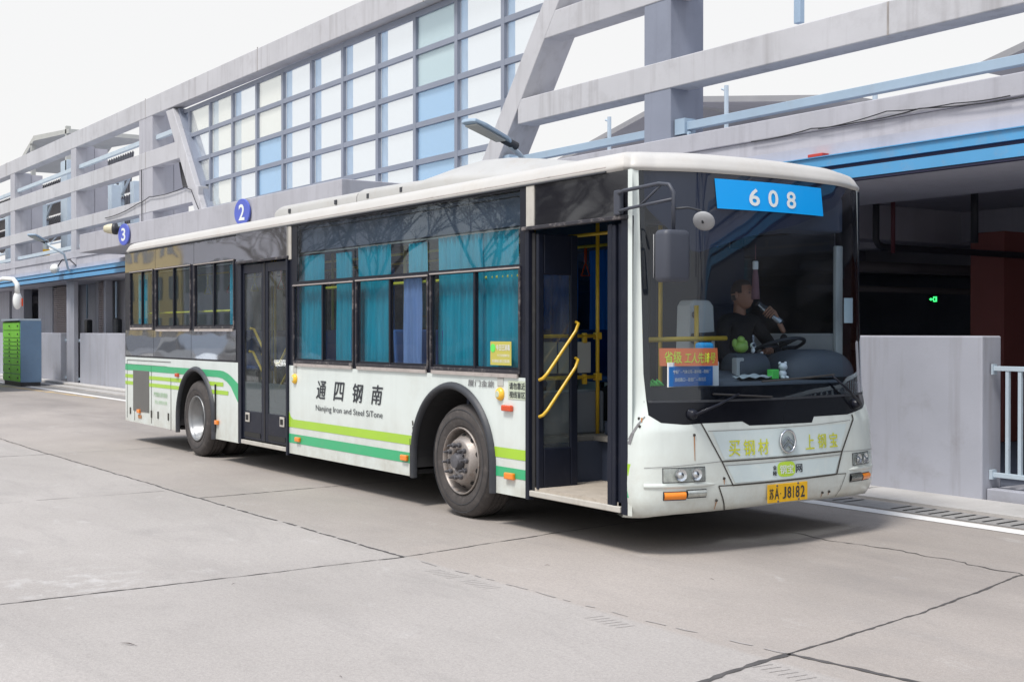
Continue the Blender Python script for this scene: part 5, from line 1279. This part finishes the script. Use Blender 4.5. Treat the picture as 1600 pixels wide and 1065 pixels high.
# driver seat
m = MB(); m.box(4.75,5.15,.42,.90,1.14,1.24); ds = bp('driver_seat', m, 'interior_dark', bevel=.04)
m = MB(); m.prism([(4.80,.44,1.22),(4.66,.44,1.84),(4.56,.44,1.84),(4.70,.44,1.20)], (0,.44,0)); m.build('backrest', 'interior_dark', ds, bevel=.04)
m = MB(); m.box(4.85,5.05,.55,.77,.8,1.14); m.build('pedestal', 'interior_dark', ds)
m = MB(); m.box(4.42,4.45,.05,1.18,.80,2.35); bp('driver_partition', m, 'interior_dark')
m = MB(); m.box(4.6,5.5,1.16,1.19,.8,1.56); m.box(4.6,5.5,1.15,1.2,1.561,1.585); bp('side_ledge', m, 'paper_white')
# sun blind, curtains
def curtain(x0, x1, z0, z1, y, mat='curtain_teal', wl=.065, amp=.016, name='curtain'):
    n = max(8, int((x1-x0)/wl*8)); ph = random.random()*6; rows = []
    for i in range(n+1):
        x = x0+(x1-x0)*i/n; a = amp*(math.sin(2*math.pi*(x-x0)/wl+ph+.9*math.sin(x*9))+.4*math.sin(2*math.pi*(x-x0)/wl*.43+ph))
        rows.append([(x+.006*math.sin(z*7+i*.3), y+a*(1-.25*(z-z0)/(z1-z0)), z) for z in [z0+(z1-z0)*k/6 for k in range(7)]])
    m = MB(); m.grid(rows); return bp(name, m, mat, smooth=True)
CY = -1.15
curtain(.02,.60,1.30,2.42,CY); curtain(.93,1.27,1.30,2.41,CY); curtain(1.44,2.06,1.29,2.44,CY); curtain(2.42,2.74,2.10,2.42,CY)
curtain(2.40,2.76,1.29,2.09,YN+.045,'curtain_pale',.06,.012); curtain(2.99,3.70,1.29,2.44,CY); curtain(3.62,4.22,1.30,2.44,CY+.012,'curtain_teal',.075); 
curtain(-5.52,-5.09,1.66,2.42,CY); curtain(-4.80,-4.62,1.66,2.42,CY); curtain(-3.28,-3.12,1.66,2.42,CY,'curtain_teal',.05)
curtain(-2.0,-1.8,1.68,2.42,CY,'curtain_teal',.05)
for x0, x1 in ((-5.3,-4.9),(-2.4,-2.0),(-.7,-.3),(.3,2.0),(2.2,3.3),(3.6,4.15)): curtain(x0,x1,1.3,2.45,1.16,'curtain_deep')
m = MB(); m.tube([(-5.7,CY,2.435),(-1.6,CY,2.435)], .008, 6); m.tube([(.0,CY,2.445),(4.4,CY,2.445)], .008, 6); bp('curtain_rail', m, 'interior_pale')
# inner posts and cabinets in view behind the windscreen
m = MB(); m.box(5.66,5.70,.98,1.06,1.3,2.3); bp('inner_post', m, 'interior_pale', bevel=.01)
m = MB(); m.box(5.45,5.75,-1.0,1.0,2.40,2.68); bp('display_housing', m, 'interior_dark', bevel=.02)

# ================================================================== LOOSE THINGS ON THE DASHBOARD
def W(x, y, z): return (x-12.6, y+6.95, z)
s_ = thing('route_board', 'blue and white route board leaning behind the glass under the orange sign', 'sign', W(5.925,-.765,1.205))
m = MB(); m.box(-.03,-.018,-.255,.235,.0,.175); m.build('board', 'paper_white', s_)
m = MB(); m.box(-.0175,-.012,-.25,.17,.004,.145); m.build('face', 'board_blue', s_)
m = MB(); put_text(m, '宁板厂—气体公司—新中板—卷板厂', lambda u, v: (-.0095, -.215+.36*u, .095+.026*v), bold=.01); put_text(m, '烧结路口—宿舍厂—南北区', lambda u, v: (-.0095, -.20+.30*u, .038+.028*v), bold=.01); m.build('lettering', 'paper_white', s_)
m = MB(); m.box(5.72-12.6,5.80-12.6,6.95-.60,6.95-.47,1.235,1.52); tag(m.build('tissue_pack', 'board_cyan', bevel=.02), 'cyan pack standing behind the orange windscreen sign', 'pack')
s_ = thing('figurine', 'round green and yellow figurine on the dashboard pod', 'figurine', W(5.62,-.02,1.435))
m = MB(); m.ellipsoid((0,0,.045),(.05,.065,.045)); m.ellipsoid((0,0,.10),(.03,.032,.032)); m.build('body', 'toy_green', s_, smooth=True)
m = MB(); m.ellipsoid((-.01,-.055,.075),(.02,.025,.035)); m.ellipsoid((-.01,.055,.07),(.02,.022,.03)); m.build('wings', 'toy_green', s_, smooth=True)
s_ = thing('figurine', 'tiny white and dark figurine right of the green one', 'figurine', W(5.64,.09,1.432))
m = MB(); m.ellipsoid((0,0,.022),(.018,.016,.022)); m.ellipsoid((0,0,.06),(.024,.025,.024)); m.build('body', 'toy_white', s_, smooth=True)
m = MB(); m.ellipsoid((.018,-.006,.064),(.012,.016,.014)); m.build('visor', 'interior_dark', s_, smooth=True)
s_ = thing('figurine', 'white round eared plush figurine on the dashboard behind the right wiper', 'figurine', W(5.80,.25,1.235))
s_.scale = (.74,.74,.74)
m = MB(); m.ellipsoid((0,0,.05),(.04,.045,.05)); m.ellipsoid((.005,0,.125),(.045,.05,.043)); 
for y in (-.042,.042): m.ellipsoid((0,y,.163),(.014,.018,.018))
for y in (-.03,.03): m.ellipsoid((.03,y,.015),(.03,.018,.016))
m.build('body', 'toy_white', s_, smooth=True)
m = MB(); m.box(5.78-12.6,5.84-12.6,6.95+.10,6.95+.17,1.238,1.31); tag(m.build('carton', 'fluo_green', bevel=.004), 'small green carton beside the white plush figurine', 'carton')
m = MB(); rows = []
for i in range(13):
    rows.append([(5.70+.011*j-12.6, 6.95-.22+.34*i/12, 1.243+.014*math.sin(i*.7+j*.5)**2+.02*math.sin(math.pi*i/12)*math.sin(math.pi*j/12)) for j in range(13)])
m.grid(rows); tag(m.build('cleaning_cloth', 'cloth_grey', smooth=True, solid=.006), 'crumpled pale grey cloth lying on the dashboard', 'cloth')
m = MB(); m.prism([W(5.60,.20,1.37),W(5.60,.235,1.365),W(5.62,.22,1.44),W(5.62,.195,1.445)], (.004,0,0)); tag(m.build('paper_slip', 'paper_white'), 'small white paper slip on the dark dashboard', 'paper')
m = MB(); rows = []
for i in range(13): rows.append([W(5.72+.02*j, -1.12+.012*i, 1.205+.012*math.sin(i*1.7+j)) for j in range(5)])
for k in range(7): m.tube([W(5.75+.02*(k%3), -1.13+.02*k, 1.215), W(5.77, -1.11+.02*k, 1.245+.01*(k%2)), W(5.80, -1.09+.02*k, 1.21)], .008, 6)
tag(m.build('net_bundle', 'fluo_green', smooth=True), 'bright green coiled net in the lower left corner of the windscreen', 'net')
m = MB(); m.box(5.845-12.6,5.85-12.6,6.95+.90,6.95+1.0,1.67,1.87); tag(m.build('notice_paper', 'front_sticker'), 'pale blue paper taped inside the right windscreen edge', 'paper')
s_ = thing('hanging_charm', 'pinkish red tassel charm hanging above the driver', 'charm', W(5.40,.36,2.30))
m = MB(); m.tube([(0,0,0),(0,0,-.12)], .004, 6); m.build('cord', 'tassel_red', s_)
m = MB(); m.box(-.015,.015,-.022,.022,-.20,-.13); m.build('knot', 'toy_white', s_, bevel=.008)
m = MB(); m.lathe([(.018,-.20),(.025,-.26),(.032,-.38),(.034,-.44),(0,-.44)], (0,0,0), 'Z', 14); m.build('tassel', 'tassel_red', s_, smooth=True)
# ================================================================== DRIVER
PX, PY, PZ = 4.98, .60, 1.24          # hips, bus coordinates
DR = thing('person', 'driver in black sweater drinking from a steel flask behind the windscreen', 'person', W(PX, PY, PZ))
def skin_mesh(name, nodes, edges, mat, parent, sub=2, root=0):
    me = bpy.data.meshes.new(name); me.from_pydata([n_[0] for n_ in nodes], edges, [])
    o = bpy.data.objects.new(name, me); COL.objects.link(o)
    o.modifiers.new('skin', 'SKIN'); sk = me.skin_vertices[0].data
    for i, n_ in enumerate(nodes): sk[i].radius = (n_[1], n_[2] if len(n_) > 2 else n_[1]); sk[i].use_root = (i == root)
    md = o.modifiers.new('sub', 'SUBSURF'); md.levels = sub; md.render_levels = sub
    bpy.context.view_layer.update()
    m2 = bpy.data.meshes.new_from_object(o.evaluated_get(bpy.context.evaluated_depsgraph_get())); m2.name = name
    bpy.data.objects.remove(o); o = bpy.data.objects.new(name, m2); COL.objects.link(o); o.parent = parent
    m2.materials.clear(); m2.materials.append(MATS[mat])
    for p in m2.polygons: p.use_smooth = True
    return o
# clothed body: hips at the origin, facing +x (turned a little to +y)
N = [((0,0,.04),.15,.12), ((-.02,0,.22),.14,.12), ((-.01,0,.38),.15,.12), ((0,0,.47),.11,.09), ((.005,0,.52),.062,.06),
     ((-.01,.17,.45),.07), ((.10,.27,.24),.055), ((.20,.30,.16),.045), ((.335,.18,.335),.030),
     ((-.01,-.17,.45),.07), ((.06,-.25,.20),.052), ((.17,-.22,.08),.043), ((.33,-.10,.17),.034),
     ((.14,.09,.02),.09), ((.42,.12,.02),.07), ((.44,.13,-.22),.055), ((.42,.13,-.40),.048),
     ((.14,-.09,.02),.09), ((.42,-.12,.02),.07), ((.46,-.13,-.22),.055), ((.44,-.13,-.40),.048)]
E_ = [(0,1),(1,2),(2,3),(3,4),(3,5),(5,6),(6,7),(7,8),(3,9),(9,10),(10,11),(11,12),(0,13),(13,14),(14,15),(15,16),(0,17),(17,18),(18,19),(19,20)]
body = skin_mesh('clothing', N, E_, 'jacket_black', DR)
# head: shaped rings, face towards +x, turned 18 degrees to +y
HC = Vector((.03,.0,.67)); yaw = Matrix.Rotation(math.radians(16), 4, 'Z') @ Matrix.Rotation(math.radians(-4), 4, 'Y')
m = MB(); rows = []
NU, NV = 40, 30
def bumpf(a, b, c, w1, w2, amp, y, z): return amp*math.exp(-((y-b)/w1)**2-((z-c)/w2)**2)
for i in range(NV+1):
    t = -1+2*i/NV; z = .125*math.sin(t*math.pi/2); row = []
    ring_ = math.cos(t*math.pi/2)
    for j in range(NU):
        a = 2*math.pi*j/NU; cx, cy = math.cos(a), math.sin(a)
        rx = .098; ry = .076
        if z < -.02: ry *= 1-.30*min(1, (-z-.02)/.10); 
        if z < -.03 and cx < 0: rx *= 1-.42*min(1, (-z-.03)/.08)
        x = rx*ring_**.82*cx if ring_ > 0 else 0; y = ry*ring_**.82*cy if ring_ > 0 else 0
        if cx > 0:
            x += bumpf(0,0,-.020,.013,.028,.026,y,z)+bumpf(0,0,-.005,.010,.022,.010,y,z)       # nose
            x += bumpf(0,0,-.062,.026,.008,.008,y,z)+bumpf(0,0,-.072,.022,.007,.006,y,z)-bumpf(0,0,-.0665,.024,.003,.006,y,z)  # lips
            x += bumpf(0,0,-.105,.026,.018,.012,y,z)                                           # chin
            for s3 in (-1, 1): x -= bumpf(0,s3*.032,.012,.017,.013,.011,y,z); x += bumpf(0,s3*.034,.034,.022,.007,.005,y,z); x += bumpf(0,s3*.032,.011,.009,.006,.004,y,z)
        row.append(tuple(HC+yaw @ Vector((x, y, z))))
    rows.append(row)
m.grid(rows, True)
nk = [(0,-.012,.50),(-.005,.0,.56),(0,.0,.62)]
rows = [[(p[0]+.052*math.cos(q)*(1.05), p[1]+.052*math.sin(q), p[2]) for q in [2*math.pi*k/16 for k in range(16)]] for p in [(0,0,.47),(.0,0,.54),(.008,0,.62)]]
m.grid(rows, True)
for s3 in (-1, 1):
    c = HC+yaw @ Vector((-.008, s3*.078, -.005)); m.ellipsoid(tuple(c), (.018,.008,.032), 12, 8, yaw.to_3x3())
m.build('head', 'skin_tan', DR, smooth=True)
m = MB(); rows = []
for i in range(13):
    t = .06+.94*i/12; z = .125*math.sin(t*math.pi/2); r_ = math.cos(t*math.pi/2)**.82 if t < 1 else 0; row = []
    for j in range(NU):
        a = 2*math.pi*j/NU; cx, cy = math.cos(a), math.sin(a); k = 1.06
        if cx > .35 and z < .075: k = .93
        row.append(tuple(HC+yaw @ Vector((.098*r_*cx*k, .076*r_*cy*k, z*(1.045)))))
    rows.append(row)
rr2 = []
for zz, k in ((-.045,.96),(-.02,1.04),(.0,1.05)):
    rr2.append([tuple(HC+yaw @ Vector((min(.098*math.cos(2*math.pi*j/NU)*k*.97, -.012), .076*math.sin(2*math.pi*j/NU)*k*(.9 if zz < -.03 else .98), zz))) for j in range(NU)])
m.grid(rows, True); m.grid(rr2, True); m.build('hair', 'hair_black', DR, smooth=True)
for s3 in (-1, 1):
    m = MB(); c = HC+yaw @ Vector((.089, s3*.031, .012)); m.ellipsoid(tuple(c), (.006,.011,.005), 10, 6, yaw.to_3x3()); m.build('eye', 'interior_dark', DR, smooth=True)
    m = MB(); P = [tuple(HC+yaw @ Vector((.094-.004*abs(k), s3*(.032+k*.014), .034+.002*(1-k*k)))) for k in (-1,-.3,.4,1)]; m.tube(P, .003, 6); m.build('eyebrow', 'hair_black', DR)
# flask from mouth down to the right
FA = Vector((.150,.055,.602)); FB = Vector((.30,.175,.435)); FD = (FB-FA).normalized()
fl = thing('flask', 'slim steel flask held to the mouth of the driver', 'flask', W(PX, PY, PZ))
m = MB(); m.tube([tuple(FA+FD*.02), tuple(FA+FD*.06), tuple(FA+FD*.07), tuple(FB)], [.022,.024,.031,.031], 18); m.build('body', 'flask_steel', fl, angle=40)
m = MB(); m.tube([tuple(FA), tuple(FA+FD*.02)], .024, 16); m.build('neck', 'dark_plastic', fl, smooth=True)
m = MB(); m.tube([tuple(FB), tuple(FB+FD*.012)], [.031,.028], 16); m.build('base', 'dark_plastic', fl, smooth=True)
# hands: palm plus five fingers closed on the flask (left) and on the wheel (right)
def hand(name, wrist, palm_c, axis, side, r_obj, c_obj):
    """fingers wrap an object of radius r_obj whose axis runs along 'axis' through c_obj"""
    ax = Vector(axis).normalized(); side = Vector(side).normalized(); side = (side-ax*side.dot(ax)).normalized(); up = ax.cross(side)
    N = [(tuple(wrist),.022), (tuple(Vector(wrist).lerp(Vector(palm_c), .5)),.024), (tuple(palm_c),.026,.02)]; E2 = [(0,1),(1,2)]
    for k in range(4):
        off = ax*(-.030+.020*k); L = (.95,1.05,1.0,.82)[k]; prev = 2
        for q, (ang, rr) in enumerate(((20,1.25),(65,1.22),(115,1.2),(160,1.15))):
            a = math.radians(ang*L); p = Vector(c_obj)+off+side*math.cos(a)*(r_obj*rr+.008)+up*math.sin(a)*(r_obj*rr+.008)
            N.append((tuple(p), (.0095,.009,.0085,.0075)[q])); E2.append((prev, len(N)-1)); prev = len(N)-1
    prev = 2
    for q, (ang, ofs) in enumerate(((-20,-.035),(-60,-.030),(-95,-.018))):
        a = math.radians(ang); p = Vector(c_obj)+ax*ofs+side*math.cos(a)*(r_obj+.012)+up*math.sin(a)*(r_obj+.012)
        N.append((tuple(p), (.012,.011,.009)[q])); E2.append((prev, len(N)-1)); prev = len(N)-1
    return skin_mesh(name, N, E2, 'skin_tan', DR, 2, 2)
mid = FA.lerp(FB, .52)
hand('hand', (.335,.185,.345), tuple(mid+Vector((.035,.030,-.008))), tuple(FD), (.7,.5,.3), .031, tuple(mid))
hand('hand', (.34,-.10,.18), (.375,-.075,.205), (.15,1,0), (0,0,1), .015, (.385,-.06,.20))
m = MB(); put_text(m, '中', lambda u, v: (.128, -.02+.03*u, .375+.02*v), bold=.02); put_text(m, '南钢', lambda u, v: (.13, -.025+.045*u, .335+.02*v), bold=.02); m.box(.126,.130,-.035,.035,.362,.365)
# ================================================================== PARKED BUS at the frame edge and things behind the camera (seen in reflections)
PB = thing('parked_bus', 'white parked bus cut off by the left edge, its curved mirror arm showing', 'bus', (-34.9, 6.3, 0))
m = MB(); rr = []
for x, y in [(-11,-1.25),(-.35,-1.25),(-.15,-1.2),(-.04,-1.05),(0,-.7),(.03,0),(0,.7),(-.04,1.05),(-.15,1.2),(-.35,1.25),(-11,1.25)]: rr.append([(x-.1*max(0,z-1.2)/1.8*(1 if x > -1 else 0), y, z) for z in (.3,.7,1.05)])
m.grid(rr); rr2 = [[(p[2][0]*1.0-.1*max(0,z-1.2)/1.8*(1 if p[2][0] > -1 else 0), p[2][1], z) for z in (2.95,3.05)] for p in rr]; m.grid(rr2); m.box(-11,-.3,-1.2,1.2,3.05,3.1); m.build('body', 'bus_white', PB, smooth=False)
m = MB(); m.grid([[(p[2][0]-.1*max(0,z-1.2)/1.8*(1 if p[2][0] > -1 else 0), p[2][1], z) for z in (1.052,1.5,2.0,2.5,2.948)] for p in rr]); m.build('glass_band', 'gloss_black_panel', PB)
m = MB(); m.tube([(-.15,1.0,2.9),(.05,1.25,3.0),(.30,1.45,2.98),(.42,1.52,2.85),(.44,1.52,2.6)], [.05,.055,.06,.065,.07], 12); m.build('mirror_arm', 'toy_white', PB, smooth=True)
m = MB(); m.ellipsoid((.44,1.52,2.42), (.09,.12,.24), 16, 10); m.build('mirror', 'toy_white', PB, smooth=True)
m = MB(); m.box(.50,.53,1.61,1.64,2.27,2.48); m.build('marker', 'red_lens', PB)
for x in (-2.6,-8.6):
    for y in (-1.1,1.1): m = MB(); m.lathe([(0,-.12),(.3,-.12),(.45,-.13),(.48,-.1),(.48,.1),(.45,.12),(0,.12)], (x,y,.48), 'Y', 28); m.build('wheel', 'tyre_rubber', PB, angle=40)

def block(name, label, loc, sx, sy, h, mat, fl, bays, cat='building'):
    b = thing(name, label, cat, loc)
    m = MB(); m.box(0, sx, -sy, 0, 0, h); m.build('walls', mat, b)
    m = MB()
    for f in range(fl):
        for k in range(bays):
            w_ = sx/bays; m.box(k*w_+w_*.22, k*w_+w_*.78, .0, .05, .9+f*h/fl, .9+f*h/fl+h/fl*.55)
    m.build('windows', 'window_dark', b)['kind'] = 'stuff'
    return b
block('office_building', 'cream office block across the yard, seen mirrored in the rear bus panels', (-160,-22,0), 66, 12, 13, 'building_cream', 4, 18)
block('office_building', 'grey office block across the yard, seen mirrored above the rear door', (-93.5,-22,0), 13, 12, 11, 'facade_side', 3, 5)
block('yard_shed', 'low dark shed across the yard, seen mirrored in the middle windows', (-80,-22,0), 46, 10, 4.6, 'building_grey', 1, 10)
def bare_tree(loc, label, h=9, seed=1):
    rnd = random.Random(seed); t = thing('bare_tree', label, 'tree', loc, 0, 'bare trees across the yard')
    m = MB(); m.tube([(0,0,0),(.05,.03,h*.2),(-.05,0,h*.36)], [.2,.16,.12], 8); m.build('trunk', 'bark', t, smooth=True)
    m = MB()
    def br(p, d, L, r, lv):
        q = p+d*L*.5+Vector((rnd.uniform(-.1,.1),rnd.uniform(-.1,.1),0))*L; e = q+(d+Vector((rnd.uniform(-.25,.25),rnd.uniform(-.25,.25),.1))).normalized()*L*.5
        m.tube([tuple(p),tuple(q),tuple(e)], [r,r*.8,r*.55], 5, False)
        if lv:
            for _ in range(4 if lv > 2 else 3):
                a = rnd.uniform(0, 6.28); nd = (d*.8+Vector((math.cos(a),math.sin(a),rnd.uniform(-.1,.5)))*.75).normalized(); br(p.lerp(e, rnd.uniform(.5,1)), nd, L*.68, r*.55, lv-1)
    for k in range(5):
        a = k*1.256+rnd.random(); br(Vector((-.05,0,h*.34)), Vector((math.cos(a)*.6,math.sin(a)*.6,.9)).normalized(), h*.27, .085, 4)
    m.build('crown', 'bark', t)
for i, (x, y) in enumerate([(-44,-12),(-37,-13),(-31,-11.5),(-52,-12)]): bare_tree((x,y,0), ['leafless tree mirrored in the middle bus windows, left one','leafless tree mirrored in the middle bus windows, centre one','leafless tree mirrored in the middle bus windows, right one','leafless tree mirrored in the rear door glass'][i], 9, i+3)
def car(loc, label, mat):
    c = thing('parked_car', label, 'car', loc, 0, 'cars parked across the yard')
    P = [(-2.2,.35),(-2.25,.8),(-1.7,.95),(-1.1,1.42),(.4,1.45),(1.1,1.0),(2.0,.85),(2.2,.6),(2.15,.3)]
    def sec(y, k): return [(x*(1 if z < .96 else .93), y*(1 if z < .96 else .86), z) for x, z in P]
    m = MB(); rows = [sec(y, 1) for y in (-.88,-.5,.5,.88)]; m.grid(rows); m.poly(rows[0]); m.poly(rows[-1][::-1]); m.build('body', mat, c, bevel=.05)
    m = MB()
    for s3 in (-1, 1): m.poly([(-1.5,s3*.80,.98),(-1.0,s3*.775,1.36),(.32,s3*.775,1.38),(.9,s3*.80,1.02)])
    m.build('window', 'window_dark', c)
    for x in (-1.35,1.35):
        for s3 in (-1,1): m = MB(); m.lathe([(0,-.1),(.2,-.1),(.3,-.11),(.33,-.08),(.33,.08),(0,.1)], (x,s3*.82,.33), 'Y', 20); m.build('wheel', 'tyre_rubber', c, angle=40)
car((-46,-3.5,0), 'dark saloon car across the yard, mirrored in the rear bus panel', 'car_dark'); car((-40,-3.4,0), 'silver saloon car across the yard, mirrored in the rear bus panel', 'car_silver'); car((-34.5,-3.6,0), 'dark hatchback across the yard nearest the bus door, mirrored low', 'car_dark'); car((-24,-5,0), 'dark saloon car across the yard, mirrored in the rear door', 'car_dark')
